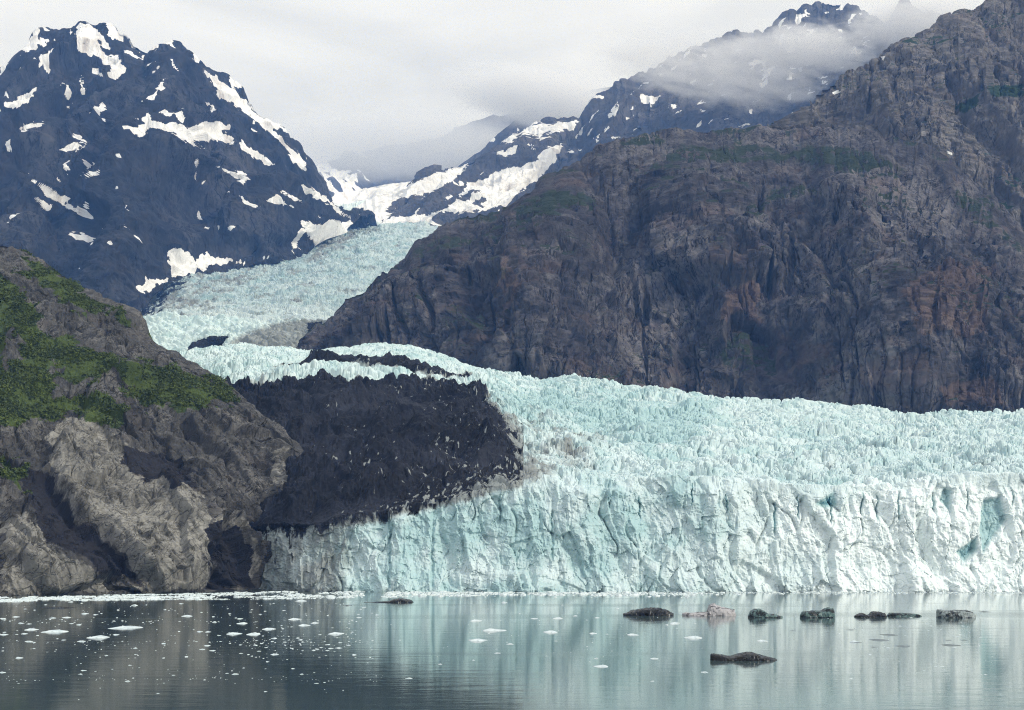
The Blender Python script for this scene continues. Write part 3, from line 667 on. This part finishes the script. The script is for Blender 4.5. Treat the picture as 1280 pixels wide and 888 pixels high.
crack = np.zeros_like(x)
for cx, ya, yb_, w_ in CR:
    wob = cx + 2.5 * fbm(PYg / 14 + cx, PYg * 0 + cx, 3, 119)
    crack = np.maximum(crack, np.exp(-((PXg - wob) / (w_ * .5)) ** 2) * ss(ya - 4, ya + 4, PYg) * ss(yb_ + 4, yb_ - 6, PYg))
SCAR = [[(1233, 625), (1252, 622), (1262, 650), (1248, 668), (1228, 690), (1226, 660)], [(1180, 610), (1190, 612), (1188, 640), (1176, 625)], [(1020, 630), (1042, 615), (1044, 632), (1030, 634)], [(1196, 690), (1222, 672), (1220, 688), (1205, 702)]]
scar = np.clip(ss(-4, 4, polys_sd(PXg, PYg, SCAR)), 0, 1) * rowf
fd = fd - 2.6 * crack - 5 * scar
G = G + np.stack([0 * fd, -fd * wf, 0 * fd], -1)
# seracs on the surface
wsf = np.concatenate([0.35 * ss(0.9, 1.0, tf[:, 0]), 0.35 + 0.65 * ss(0, 0.05, u[:, 0]), np.linspace(1, .3, nbk)])[:, None]
xa = x + 8 * fbm(x / 70, y / 70, 3, 81) + 0.18 * (y - 1000) * np.clip((900 - PXg) / 500, -0.4, 1); ya = y + 10 * fbm(x / 80, y / 80, 3, 82)
far_ = 1 - .7 * ss(1480, 1800, YY) * ss(680, 560, PXg)
amp = far_ * np.clip(0.72 + .9 * fbm(x / 75, y / 95, 3, 84) + .4 * ss(700, 560, PXg), .3, 1.8)
ser = 0
for cw, cd, hb, hv, tl, sd0 in ((15, 19, 1.8, 5.0, 5.5, 91), (7.4, 9.5, .9, 2.6, 3.4, 92), (3.6, 4.6, .4, 1.2, 2.2, 93)):
    c1, c2, h, ox, oy = worley(xa / cw, ya / cd, sd0, 0.95)
    plate = ss(0.0, 0.28, c2 - c1)
    gap_ = 1 - ss(0, .13, c2 - c1)
    ser = ser - gap_ * (hb + .35 * hv)
    ser = ser + amp * (plate * (hb + hv * RT[h, 2] ** 1.3) + tl * ((RT[h, 3] - .5) * ox + (RT[h, 0] - .5) * oy) * plate - hb * .6 + .35 * hv * np.clip(.6 - c1, 0, 1))
ser = ser - 3
crev = ridged(xa / 120, ya / 26, 2, 95)                        # transverse crevasses
sd_ = ser + 7 * fbm(x / 120, y / 140, 3, 83) - 4.5 * crev + 3 * ridged((xa - .1 * y) / 70, ya / 400, 2, 85)
deb_r = 6 * ridged(xa / 38, ya / 60, 3, 96) - 4 + 2.6 * soften(facet(xa / 9, ya / 13, 97)[0], 2) + 1.5 * facet(xa / 4, ya / 5.5, 98)[0] + 12 * fbm(x / 60, y / 80, 3, 99) + 5 * soften(facet(xa / 20, ya / 34, 100)[0], 4) + 0.14 * ser
edge_teeth = ss(60, 20, np.abs(YY - 1490)) * 0.45
sd_ = sd_ * (1 - debris) + deb_r * debris + edge_teeth * debris * ser
G = G + np.stack([0 * sd_, 0 * sd_, sd_ * wsf], -1)
# colour masks
dirt = 0.9 * ss(490, 400, PXg) * rowf + 0.5 * (1 + fbm(x / 14, y / 50, 3, 131)) * ss(-22, 16, poly_sd(PXg, PYg, [(640, 590), (620, 500), (680, 515), (760, 545), (740, 575), (700, 592), (640, 600)]))
dirt = dirt + 0.75 * ss(-14, 8, poly_sd(PXg, PYg, [(430, 650), (520, 628), (610, 598), (660, 580), (690, 590), (640, 606), (560, 628), (480, 648)]))
dirt = dirt + 0.55 * ss(-10, 10, poly_sd(PXg, PYg, [(430, 434), (600, 468), (640, 474), (560, 464), (480, 446)])) + (0.12 + .16 * fbm(x / 30, y / 60, 3, 135) + .20 * fbm(xa / 14, y / 260, 3, 136)) * (1 - rowf) * ss(640, 760, PXg)
dirt = dirt * .8 + 0.14 * fbm(x / 60, y / 120, 3, 111) * (1 - rowf)
blue = 0.40 * (1 - ss(760, 1000, PXg)) * rowf + 0.10 * rowf + 0.45 * ss(-20, 20, poly_sd(PXg, PYg, [(610, 500), (680, 486), (900, 505), (880, 560), (780, 555), (700, 520), (660, 540)])) * (1 - rowf)
blue = blue + (0.30 + .25 * fbm(x / 22, y / 36, 4, 137)) * (1 - rowf) + 0.12 * fbm(x / 50, z / 90, 3, 112) + 0.15 * ss(-10, 10, poly_sd(PXg, PYg, [(470, 650), (545, 640), (520, 700), (480, 730)])) * rowf
SC_ = 1.9 * scar + 1.5 * crack ** 2 * rowf * ss(700, 860, PXg) + .5 * crack * rowf
blue = blue - 0.75 * ss(780, 1150, PXg) * rowf + .35 * rowf * fbm(x / 30, z / 30, 4, 115)
blue = blue + SC_
fdeb = np.where(rowf > 0.45, np.maximum(debris, ss(318, 296, PXg + 10 * fbm(x / 8, z / 12, 3, 113))), debris)
bits = ss(.25, .75, fbm(x / 5, y / 7, 4, 121, .65) + .5 * fbm(x / 50, y / 60, 2, 122) - .40 * ss(600, 400, PXg) - .13 + .3 * ss(545, 625, PYg) * ss(420, 560, PXg))
dirt = dirt + 1.7 * debris * (1 - rowf)
fdeb = fdeb * (1 - .62 * bits * (rowf < .45))
fdeb = fdeb + .45 * ss(.1, .6, fbm(x / 7 + z / 60, z / 45, 4, 117)) * ss(450, 330, PXg) * rowf
A = {"dirt": dirt, "blue": blue, "debris": fdeb}
MAT_ICE = ice_mat("glacier_ice", 14)
MAT_DEB = ice_mat("debris_covered_ice", 14, white=(0.35, 0.37, 0.37), blue=(0.2, 0.25, 0.26))
rows = np.arange(G.shape[0] - 1)[:, None]; dq = debris[:-1, :-1]
isd = (dq > 0.5) & (rows >= nf - 1) & (YY[:-1, :-1] < 1700)
put_under(sheet("ice_cliff", G, MAT_ICE, None, A, (rows < nf - 1) & (px[:-1] > 0)), glacier)
put_under(sheet("ice_surface", G, MAT_ICE, None, A, (rows >= nf - 1) & ~isd), glacier)
o = put_under(sheet("moraine", G, MAT_ICE, None, A, isd), glacier); o["label"] = "black rubble covering the left lobe of the ice"

# bench and icefall above, flowing down from the valley
def ice_sheet(base, top, x0, x1, nx, ny, g, back, cell, amp, seed, backz):
    L = Land(base, top, x0, x1, nx, ny, g=g, back=back, backz=backz, nb=10, ice=True)
    a = L.s + .8 * cell * fbm(L.s / (6 * cell), L.t / (6 * cell), 3, seed); c_ = L.t + .8 * cell * fbm(L.s / (6 * cell), L.t / (6 * cell), 3, seed + 3) + 0.25 * L.s
    c1, _, h, ox, oy = worley(a / (1.5 * cell), c_ / cell, seed + 5)
    d = amp * (np.clip(1.1 - 1.4 * c1, -.2, 1.2) * (.4 + RT[h, 2]) + .6 * ((RT[h, 3] - .5) * ox + (RT[h, 0] - .5) * oy))
    c1, _, h, ox, oy = worley(a / (.6 * cell), c_ / (.42 * cell), seed + 6)
    d = d + .4 * amp * np.clip(1 - 1.4 * c1, -.2, 1.2) * (.4 + RT[h, 2]) - .9 * amp * ridged(a / (9 * cell), c_ / (1.7 * cell), 3, seed + 7) + 1.4 * amp * fbm(a / (7 * cell), c_ / (5 * cell), 3, seed + 8)
    L.displace(d); return L
K = ice_sheet([(120, 462, 2680), (300, 455, 2700), (440, 452, 2720)], [(120, 396, 3080), (170, 397, 3080), (240, 398, 3060), (300, 400, 3040), (345, 402, 3020), (385, 402, 3000), (440, 405, 3000)], 120, 440, 400, 190, 1.1, 500, 13, 8, 1100, 500)
dk = 0.8 * ss(-7, 7, poly_sd(K.px, K.py, [(268, 450), (290, 424), (315, 412), (345, 402), (400, 396), (440, 400), (440, 455), (300, 460)]))
kd = np.maximum(ss(-4, 4, poly_sd(K.px, K.py, [(383, 404), (402, 402), (402, 446), (392, 446)])), ss(-3, 3, poly_sd(K.px, K.py, [(228, 446), (240, 428), (262, 420), (288, 420), (278, 430), (284, 446)])))
put_under(sheet("ice_step", K.P, MAT_ICE, None, {"dirt": dk, "blue": 0.25 * (1 - dk) + 0.1 * fbm(K.s / 40, K.t / 40, 3, 5), "debris": kd}), glacier)
MAT_FALL = ice_mat("icefall_ice", 36, white=(0.50, 0.595, 0.615), blue=(0.27, 0.415, 0.445))
N = ice_sheet([(60, 425, 3250), (200, 422, 3250), (420, 418, 3300), (620, 400, 3500)], [(60, 404, 4300), (165, 398, 4400), (185, 386, 4500), (212, 358, 4800), (232, 338, 5100), (330, 318, 5600), (385, 300, 5900), (420, 286, 6200), (450, 280, 6500), (540, 281, 6500), (620, 281, 6500)], 60, 620, 640, 560, 1.35, 600, 13, 8, 1200, 900)
nd = 0.42 * ss(-16, 16, poly_sd(N.px, N.py, [(150, 396), (190, 370), (230, 352), (300, 340), (330, 345), (280, 365), (260, 396)])) + 0.5 * ss(-7, 7, poly_sd(N.px, N.py, [(385, 330), (400, 300), (430, 288), (470, 286), (430, 305), (405, 325)])) + 0.14 + .5 * fbm(N.s / 45, N.t / 260, 4, 6) + .3 * fbm(N.s / 160, N.t / 40, 4, 11)
ndk = 0.62 * ss(-9, 4, poly_sd(N.px + 9 * fbm(N.s / 80, N.t / 80, 4, 9), N.py + 9 * fbm(N.s / 80, N.t / 80, 4, 10), [(160, 398), (172, 365), (215, 345), (245, 345), (215, 362), (192, 398)]))
nblue = 0.35 + .2 * fbm(N.s / 120, N.t / 60, 3, 7) - 0.5 * ss(520, 560, N.px) - 0.3 * ss(372, 395, N.py)
put_under(sheet("icefall", N.P, MAT_FALL, None, {"dirt": nd, "blue": nblue, "debris": ndk}), glacier)
V = ice_sheet([(360, 290, 6350), (640, 292, 6350)], [(360, 268, 7600), (400, 262, 8000), (430, 256, 8400), (455, 252, 8600), (500, 262, 8600), (540, 268, 8600), (640, 275, 8600)], 360, 640, 280, 150, 1.2, 700, 45, 12, 1300, 1200)
put_under(sheet("snowfield", V.P, MAT_FALL, None, {"dirt": .2 * ss(440, 470, V.px) + .2 * fbm(V.s / 150, V.t / 300, 3, 8), "blue": -0.3 + 0 * V.px, "debris": 0 * V.px}), glacier)

# ------------------------------------------------------------------ floating ice
def px_floor(px, py):
    Y = CAMH * F / (py - HZ); return (px - 640) / F * Y, Y
def berg_mat(name, ca, cb, rough=0.2, k=1.6, lo=.45):
    m = NT(name)
    n = m.noise((k * .16, k * .2, k * .35), 4, .5, 1.2); n2 = m.noise((k * .9, k * .9, k * 1.6), 4, .55, .6)
    c = m.mix(m.rng(n, lo, lo + .1), ca, cb)
    c = m.mix(m.rng(n2, .57, .66, 0, .8), c, tuple(q * .5 for q in ca))
    c = m.mix(m.rng(n2, .30, .37, .6, 0), c, tuple(min(q * 2.2, .7) for q in cb))
    return m.bsdf(c, rough, m.bump(n2, .3, .35), .3)
B_DARK = berg_mat("dark_dirty_ice", (0.004, 0.005, 0.006), (0.030, 0.036, 0.040), lo=.52)
B_TEAL = berg_mat("clear_teal_ice", (0.008, 0.013, 0.014), (0.10, 0.165, 0.160))
B_PINK = berg_mat("dusty_grey_ice", (0.05, 0.048, 0.052), (0.42, 0.41, 0.42), .5, lo=.38)
B_GREY = berg_mat("murky_grey_ice", (0.02, 0.026, 0.028), (0.24, 0.285, 0.285), .25, lo=.42)
mw = NT("white_floe_ice")
MAT_FLOE = mw.bsdf(mw.mix(mw.rng(mw.noise((.6, .6, .6), 4), .45, .75), (0.66, 0.74, 0.75), (0.40, 0.50, 0.52)), .5, mw.bump(mw.noise((1.5, 1.5, 1.5), 5), .5, .3), .3)
MAT_BRASH = MAT_FLOE
def berg(name, prof, wl, mat, depth, label, seed, nx=64, nr=22, rough=.10):
    """prof: (px, py of the top edge); wl: py of its waterline; the body is lofted from cross sections along its length"""
    x0, x1 = prof[0][0], prof[-1][0]
    ppx = np.linspace(x0, x1, nx); top = I(ppx, prof)
    cx, Y = px_floor((x0 + x1) / 2, wl - 1.5); k = Y / F
    hx = (ppx - (x0 + x1) / 2) * k; wl_ = wl - 2.2; hh = np.maximum((wl_ - top) * k * .88, 0.12)
    tt = np.linspace(-1, 1, nx); taper = np.sqrt(np.clip(1 - np.abs(tt) ** 5, 0.02, 1))
    th = np.linspace(0, 2 * np.pi, nr, endpoint=False)[None]
    dd = depth * k * taper[:, None]
    cs, sn = np.cos(th), np.sin(th)
    zz = np.where(sn > 0, np.abs(sn) ** .75 * hh[:, None], -np.abs(sn) * 0.9 - .1)
    P = np.stack([np.broadcast_to(hx[:, None], zz.shape), np.sign(cs) * np.abs(cs) ** .7 * dd, zz], -1)
    r = hh.max()
    fn = facet(P[..., 0] / (r * .9), (P[..., 2] + .7 * P[..., 1]) / (r * .6), seed)[0] * .8 + fbm(P[..., 0] / (r * .35), (P[..., 2] - P[..., 1]) / (r * .3), 4, seed + 3) * .7
    nrm = np.stack([0 * zz, cs + 0 * zz, np.where(sn > 0, sn, 0) + 0 * zz], -1)
    P = P + nrm * (fn * rough * r * np.minimum(1, hh / r + .2)[:, None])[..., None]
    i = np.arange(nx * nr, dtype=np.int32).reshape(nx, nr); j = np.roll(i, -1, 1)
    Q = np.stack([i[:-1], i[1:], j[1:], j[:-1]], -1).reshape(-1, 4)
    V = P.reshape(-1, 3); caps = []
    for e in (0, nx - 1):
        c = len(V); V = np.vstack([V, P[e].mean(0)])
        for a_ in range(0, nr, 2): 
            q_ = [i[e, a_], i[e, (a_ + 1) % nr], i[e, (a_ + 2) % nr], c]
            caps.append(q_ if e == 0 else q_[::-1])
    Q = np.vstack([Q, np.array(caps, np.int32)])
    o = mesh_obj(name, V, Q, mat); o.location = (cx, Y, 0)
    return tag(o, label, "iceberg", "dark icebergs floating in front of the ice cliff")
berg("iceberg", [(779, 766), (786, 763.5), (792, 761), (804, 759), (816, 757.5), (826, 758.5), (834, 761), (838, 764), (842, 765.5)], 771, B_DARK, 16, "big black rounded iceberg, leftmost of the row below the ice cliff", 1)
berg("iceberg", [(853, 766), (856, 765), (870, 765), (884, 763.5), (887, 753), (893, 752), (897, 755), (903, 757), (918, 761), (919, 766), (920, 768)], 771, B_PINK, 14, "pinkish grey iceberg with a jagged pointed peak on its right half", 2)
berg("iceberg", [(935, 769), (938, 762), (943, 758.5), (949, 758.5), (955, 762), (960, 766), (968, 767), (978, 769.5)], 773.5, B_TEAL, 12, "small round domed dark iceberg with a low tail to the right", 3)
berg("iceberg", [(1000, 768), (1003, 763), (1015, 762), (1028, 761.5), (1031, 758), (1036, 757), (1041, 758.5), (1043, 763), (1043.5, 768)], 773.5, B_TEAL, 13, "flat teal iceberg slab with a dark hump at its right end", 4)
berg("iceberg", [(1068, 769), (1073, 766.5), (1078, 765), (1083, 768), (1087, 767), (1090, 763), (1098, 763), (1106, 765.5), (1108, 769)], 773, B_DARK, 12, "low black iceberg of two lumps joined in the middle", 5)
berg("iceberg", [(1109, 768), (1112, 765), (1124, 765), (1140, 766), (1148, 767), (1152, 769)], 772, B_TEAL, 9, "thin flat teal iceberg touching the right end of the black two lumped one", 6)
berg("iceberg", [(1171, 761), (1172, 760), (1180, 761), (1188, 761.5), (1200, 760.5), (1210, 761.5), (1215, 765), (1219, 768)], 773.5, B_GREY, 14, "blocky grey iceberg with a dark band, rightmost of the row", 7)
berg("iceberg", [(888, 816), (889, 815), (902, 817), (914, 819), (926, 815), (934, 813), (942, 814), (952, 818), (962, 820), (971, 823)], 826.5, B_DARK, 20, "long dark streaked iceberg lying alone nearest the camera", 8)
berg("iceberg", [(455, 753), (470, 751.5), (485, 750.5), (492, 748), (500, 746.5), (508, 747.5), (514, 749), (517, 752)], 754.5, B_DARK, 15, "low black iceberg by itself in the brash ice below the dirty cliff", 9)
berg("iceberg", [(429, 757), (433, 755.5), (437, 756), (440, 757)], 758.8, B_GREY, 6, "tiny grey ice lump left of the lone black iceberg", 10, 24, 12)
berg("iceberg", [(52, 759), (60, 758), (75, 757.5), (88, 758.5), (95, 760)], 761.5, B_DARK, 9, "thin dark ice slab in the brash ice under the pale boulders", 11, 40, 14)

def floe_mesh(rs, w, h, dep, n=22):
    """irregular flat slab with an uneven rim and a low hummock"""
    a = np.linspace(0, 2 * np.pi, n, endpoint=False)
    r = 1 + sum(rs.uniform(.05, .22) / k_ * np.cos(k_ * a + rs.uniform(0, 6.3)) * 1.4 for k_ in (2, 3, 5))
    rings = []
    bx, by = rs.uniform(-.4, .4, 2)
    for s_, zz in ((1.0, -.5), (1.06, 0.02), (.98, .35), (.7, .62), (.38, .85)):
        X = w / 2 * r * s_ * np.sign(np.cos(a)) * np.abs(np.cos(a)) ** .6; Yv = dep / 2 * r * s_ * np.sign(np.sin(a)) * np.abs(np.sin(a)) ** .6
        Z = np.where(zz > 0.1, h * zz * (0.55 + .75 * np.exp(-((np.cos(a) * s_ - bx) ** 2 + (np.sin(a) * s_ - by) ** 2) * 3)) + rs.uniform(-.1, .1, n) * h, zz * h)
        rings.append(np.stack([X, Yv, Z], -1))
    V = np.vstack(rings + [np.array([[0, 0, h * .95]])])
    Q = [[k_ * n + i, k_ * n + (i + 1) % n, (k_ + 1) * n + (i + 1) % n, (k_ + 1) * n + i] for k_ in range(4) for i in range(n)]
    c = len(V) - 1
    Q += [[4 * n + i, 4 * n + (i + 1) % n, 4 * n + (i + 2) % n, c] for i in range(0, n, 2)]
    return V, np.array(Q)
Z5 = [(168, 245, 70), (290, 256, 138), (130, 267, 40), (152, 308, 45), (672, 235, 175), (525, 287, 125), (85, 177, 40), (1110, 257, 35), (1132, 357, 35), (1105, 330, 40), (620, 272, 40), (510, 165, 30), (15, 185, 30), (20, 272, 45), (445, 463, 30), (1255, 482, 40), (340, 300, 25), (435, 307, 45), (355, 180, 45), (280, 183, 40), (995, 173, 60)]
Z6 = [(95, 212, 65), (240, 242, 75), (155, 270, 88), (55, 267, 80), (430, 222, 65), (485, 210, 50), (375, 190, 65), (85, 187, 35), (600, 267, 90), (270, 378, 48), (720, 180, 30), (570, 345, 30), (410, 92, 70)]
Z7 = [(155, 303, 105), (245, 250, 140), (545, 258, 95), (775, 265, 50), (585, 185, 60), (150, 198, 70), (460, 186, 40), (678, 172, 30), (795, 182, 30), (265, 370, 35), (330, 322, 40), (985, 272, 65), (1100, 400, 50), (815, 442, 85), (1210, 210, 55)]
Z4 = [(505, 257, 100), (560, 230, 90), (633, 290, 80), (892, 285, 95), (875, 258, 40), (958, 258, 40), (1070, 107, 60), (355, 203, 45), (480, 295, 40), (390, 270, 50), (50, 208, 30)]
Z3 = [(620, 335, 150), (335, 487, 65), (700, 585, 60), (1120, 358, 90), (480, 235, 70), (190, 315, 70)]
k5 = 300 / 1280
big = [(a * k5, 730 + b * k5, w * k5, "l") for a, b, w in Z5] + [(280 + a * k5, 730 + b * k5, w * k5, "l" if a < 650 else "c") for a, b, w in Z6] + [(560 + a * k5, 730 + b * k5, w * k5, "c") for a, b, w in Z7] + [(980 + a * k5, 740 + b * k5, w * k5, "r") for a, b, w in Z4] + [(760 + a * 220 / 1280, 740 + b * 220 / 1280, w * 220 / 1280, "c") for a, b, w in Z3]
SPECIAL = {(672, 235): "widest white ice floe on the dark water left of centre, long and bar shaped", (290, 256): "long white ice floe left of the bar shaped widest floe", (525, 287): "long white ice floe tapering to the left, nearest of the large ones on the left", (168, 245): "short blunt white ice floe left of the long white floes",
           (600, 267): "flat pale ice floe alone at the edge of the dark and turquoise reflections", (430, 222): "white ice floe overlapping a smaller one under the dirty cliff", (270, 378): "small double white ice floe below the speckled patch of brash",
           (245, 250): "thin pale floe with a grey right end on the turquoise reflection", (815, 442): "low grey floe alone on the smooth water, nearest in the middle", (1100, 400): "small pale floe below the black rounded iceberg", (505, 257): "thin dark floe with a lump on the bright reflection at right", (620, 335): "pale lumpy floe below the pinkish iceberg"}
src = {(a * k5, 730 + b * k5): (a, b) for a, b, w in Z5}; src.update({(280 + a * k5, 730 + b * k5): (a, b) for a, b, w in Z6}); src.update({(560 + a * k5, 730 + b * k5): (a, b) for a, b, w in Z7}); src.update({(980 + a * k5, 740 + b * k5): (a, b) for a, b, w in Z4}); src.update({(760 + a * 220 / 1280, 740 + b * 220 / 1280): (a, b) for a, b, w in Z3})
AREA = {"l": ("white ice floe drifting on the dark water below the green hillside", "white floes on the dark water"), "c": ("pale ice floe drifting on the turquoise reflection of the ice cliff", "pale floes on the turquoise water"), "r": ("thin grey ice sliver floating on the bright reflection at the right", "grey slivers on the bright water")}
m2 = NT("grey_wet_ice"); MAT_SLIVER = m2.bsdf(m2.mix(m2.noise((.8, .8, .8), 4), (0.06, 0.085, 0.09), (0.30, 0.36, 0.37)), .3, None, .5)
for (fx, fy, fw, ar) in big:
    rs = np.random.default_rng(int(fx * 91 + fy * 17))
    X, Y = px_floor(fx, fy); w = fw * Y / F
    w *= .85
    V_, Q_ = floe_mesh(rs, w, min(0.12 * w, .7) * (.55 if ar == "r" else 1), w * rs.uniform(.9, 1.5))
    o = mesh_obj("ice_floe", V_, Q_, MAT_SLIVER if ar == "r" else MAT_FLOE); o.location = (X, Y, 0)
    lab, grp = AREA[ar]
    tag(o, SPECIAL.get(src[(fx, fy)], lab), "ice floe", grp)
# small fragments: 200 more one by one, shared meshes
protos = []
for i in range(10):
    V_, Q_ = floe_mesh(np.random.default_rng(900 + i), 1.0, .16, 1.2, 12)
    o = mesh_obj("ice_fragment", V_, Q_, MAT_FLOE); protos.append(o)
cnt = 0; used = 0
def small_spot():
    u_ = rng.random()
    if u_ < .55: return rng.uniform(-5, 470), 752 + 130 * rng.beta(1.2, 2.6)
    if u_ < .72: return rng.uniform(300, 440), rng.normal(806, 7)
    if u_ < .88: return rng.uniform(440, 900), 750 + 110 * rng.beta(1.1, 2.0)
    return rng.uniform(1030, 1275), rng.uniform(768, 850)
while cnt < 215:
    fx, fy = small_spot()
    if fy < 751: continue
    X, Y = px_floor(fx, fy)
    o = protos[cnt] if cnt < len(protos) else protos[cnt % 10].copy()
    if cnt >= len(protos): col.objects.link(o)
    bright = fx > 1000
    w = rng.gamma(2.2, 1.0) * Y / F + .25
    o.location = (X, Y, 0); o.scale = (w, w, w * rng.uniform(.7, 1.3)); o.rotation_euler = (0, 0, rng.uniform(-.5, .5))
    if fx < 470: tag(o, "tiny white ice fragment scattered on the dark water at left", "ice fragment", "tiny white fragments on the dark water")
    elif fx < 1000: tag(o, "tiny pale ice fragment scattered on the turquoise water in the middle", "ice fragment", "tiny pale fragments on the turquoise water")
    else: tag(o, "tiny grey ice fragment scattered on the bright water at right", "ice fragment", "tiny grey fragments on the bright water")
    cnt += 1
# brash ice: the white band along the foot of the cliff and the finest crumbs, beyond counting
def brash(name, pts, label):
    Vs, Qs = [], []; off = 0
    for X, Y, w in pts:
        n = 6; a = np.arange(n) / n * 6.283 + random.random()
        r = w * (.7 + .5 * rng.random(n))
        b0 = np.stack([X + r * np.cos(a), Y + r * 1.6 * np.sin(a), np.full(n, -.05)], -1)
        t0 = np.stack([X + r * .75 * np.cos(a), Y + r * 1.2 * np.sin(a), w * (.12 + .22 * rng.random(n))], -1)
        Vs += [b0, t0]
        i = np.arange(n); j = (i + 1) % n
        Qs.append(np.stack([i, j, j + n, i + n], -1) + off)
        Qs.append(np.array([[n, n + 1, n + 2, n + 3], [n, n + 3, n + 4, n + 5]]) + off); off += 2 * n
    o = mesh_obj(name, np.vstack(Vs), np.vstack(Qs), MAT_BRASH)
    return tag(o, label, "brash ice", kind="stuff")
pts = []
for _ in range(7000):
    fx = rng.uniform(-60, 620)
    lim0 = np.interp(fx, [-60, 0, 200, 320, 640], [748, 746.5, 742.5, 739.5, 739.3]); lim1 = np.interp(fx, [-60, 0, 120, 300, 480, 640], [753, 752.5, 750.5, 749.5, 747.5, 744])
    fy = lim0 + (lim1 - lim0) * rng.beta(1.0, 1.0)
    gap = -.12 + float(fbm(np.array([fx / 45.]), np.array([fy / 1.6]), 3, 151)[0]) + .35 * ss(420, 120, fx) - .25 * ss(400, 600, fx)
    if gap < 0.02: continue
    X, Y = px_floor(fx, fy); pts.append((X, Y, rng.gamma(2, .28) + .2))
for _ in range(1100):
    fx = rng.uniform(480, 880); fy = 739.6 + abs(rng.normal(0, 1.6)) + rng.random() * 4 * (rng.random() < .4); X, Y = px_floor(fx, fy); pts.append((X, Y, rng.gamma(2, .45) + .25))
for _ in range(500):
    fx = rng.uniform(880, 1290); fy = 740.2 + abs(rng.normal(0, 1.2)); X, Y = px_floor(fx, fy); pts.append((X, Y, rng.gamma(2, .3) + .2))
brash("brash_ice", pts, "white band of crushed brash ice packed along the foot of the cliffs")
pts = []
for _ in range(850):
    fx, fy = small_spot()
    if rng.random() < .25: fx, fy = rng.uniform(-10, 480), rng.choice([776.5, 852 - .006 * fx, 803]) + rng.normal(0, 1.0)
    if fy < 750.5: continue
    X, Y = px_floor(fx, fy); pts.append((X, Y, (rng.gamma(2, .22) + .25) * Y / F * 1.1))
brash("ice_crumbs", pts, "fine ice crumbs sprinkled over the water in streaks")

# ------------------------------------------------------------------ clouds
def cloud(loc, size, dens, label, seed, lo=.45, hi=.75, k=5.0, rot=0, stretch=(1, 1, .8), colr=(0.98, 0.985, 1.0)):
    bm_v = []
    n1_, n2_ = 20, 12
    for a in range(n2_ + 1):
        for b_ in range(n1_):
            ph, th = math.pi * a / n2_, 2 * math.pi * b_ / n1_
            bm_v.append((math.sin(ph) * math.cos(th), math.sin(ph) * math.sin(th), math.cos(ph)))
    q_ = [[a * n1_ + b_, (a + 1) * n1_ + b_, (a + 1) * n1_ + (b_ + 1) % n1_, a * n1_ + (b_ + 1) % n1_] for a in range(n2_) for b_ in range(n1_)]
    m = NT("cloud_vapour"); t = m.t
    mp = m.new("ShaderNodeMapping"); mp.inputs["Location"].default_value = (seed * 3.1, seed * 1.7, seed); mp.inputs["Scale"].default_value = tuple(k * q for q in stretch)
    m.link(m.tc.outputs["Object"], mp.inputs[0])
    n = m.new("ShaderNodeTexNoise"); n.inputs["Scale"].default_value = 1; n.inputs["Detail"].default_value = 5; n.inputs["Roughness"].default_value = .58; n.inputs["Distortion"].default_value = .5
    m.link(mp.outputs[0], n.inputs["Vector"])
    ln = m.new("ShaderNodeVectorMath", operation='LENGTH'); m.link(m.tc.outputs["Object"], ln.inputs[0])
    fall = m.rng(ln.outputs["Value"], .35, 1.0, 1, 0)
    dn = m.math('MULTIPLY', m.rng(m.math('ADD', n.outputs["Fac"], m.math('MULTIPLY', m.math('SUBTRACT', fall, .5), .35)), lo, hi), m.math('MULTIPLY', fall, dens))
    v = m.new("ShaderNodeVolumePrincipled"); v.inputs["Color"].default_value = (*colr, 1); v.inputs["Anisotropy"].default_value = .2
    m.link(dn, v.inputs["Density"]); m.link(v.outputs[0], m.out.inputs["Volume"])
    m.m.cycles.volume_sampling = 'DISTANCE'
    o = mesh_obj("cloud", bm_v, q_, m.m)
    X = (loc[0] - 640) / F * loc[2]; Z = CAMH - (loc[1] - HZ) / F * loc[2]
    o.location = (X, loc[2], Z); s_ = loc[2] / F; o.scale = (size[0] * s_, size[1] * s_, size[2] * s_); o.rotation_euler = (0, rot, 0)
    return tag(o, label, "cloud", kind="stuff")
cloud((890, 88, 6900), (250, 110, 66), .0062, "torn cloud bank drifting across the hazy mountain below its summit", 1, .52, .74, 6.5, rot=math.radians(10))
cloud((1010, 62, 6650), (150, 80, 45), .0110, "white cloud hanging just under the dark summit at upper right", 2, .48, .68, rot=math.radians(4))
cloud((1150, 30, 6600), (140, 80, 46), .0110, "bright cloud wrapped round the pointed summit at the top right", 3, .46, .66)
cloud((690, 128, 8900), (190, 120, 44), .0075, "soft cloud veiling the ridge behind the snow shoulder", 4, .36, .62, rot=math.radians(12))
cloud((490, 182, 10600), (260, 160, 46), .0030, "grey low cloud closing the head of the valley", 5, .30, .6, colr=(.97, .98, 1.0))

# ------------------------------------------------------------------ haze
hx, hy0, hy1, hz0, hz1 = 9800, -800, 15500, -10, 3600
Vh = [(sx * hx, yy, zz) for zz in (hz0, hz1) for sx, yy in ((-1, hy0), (1, hy0), (1, hy1), (-1, hy1))]
Qh = [[3, 2, 1, 0], [4, 5, 6, 7], [0, 1, 5, 4], [1, 2, 6, 5], [2, 3, 7, 6], [3, 0, 4, 7]]
mh = NT("haze_air"); v = mh.new("ShaderNodeVolumePrincipled"); v.inputs["Color"].default_value = (0.16, 0.40, 1.0, 1); v.inputs["Absorption Color"].default_value = (1, 1, 1, 1); v.inputs["Density"].default_value = 3.9e-5
mh.link(v.outputs[0], mh.out.inputs["Volume"])
mh.m.cycles.volume_sampling = 'DISTANCE'; mh.m.cycles.homogeneous_volume = True
tag(mesh_obj("haze", Vh, Qh, mh.m), "thin blue haze filling the air", "haze", kind="stuff")
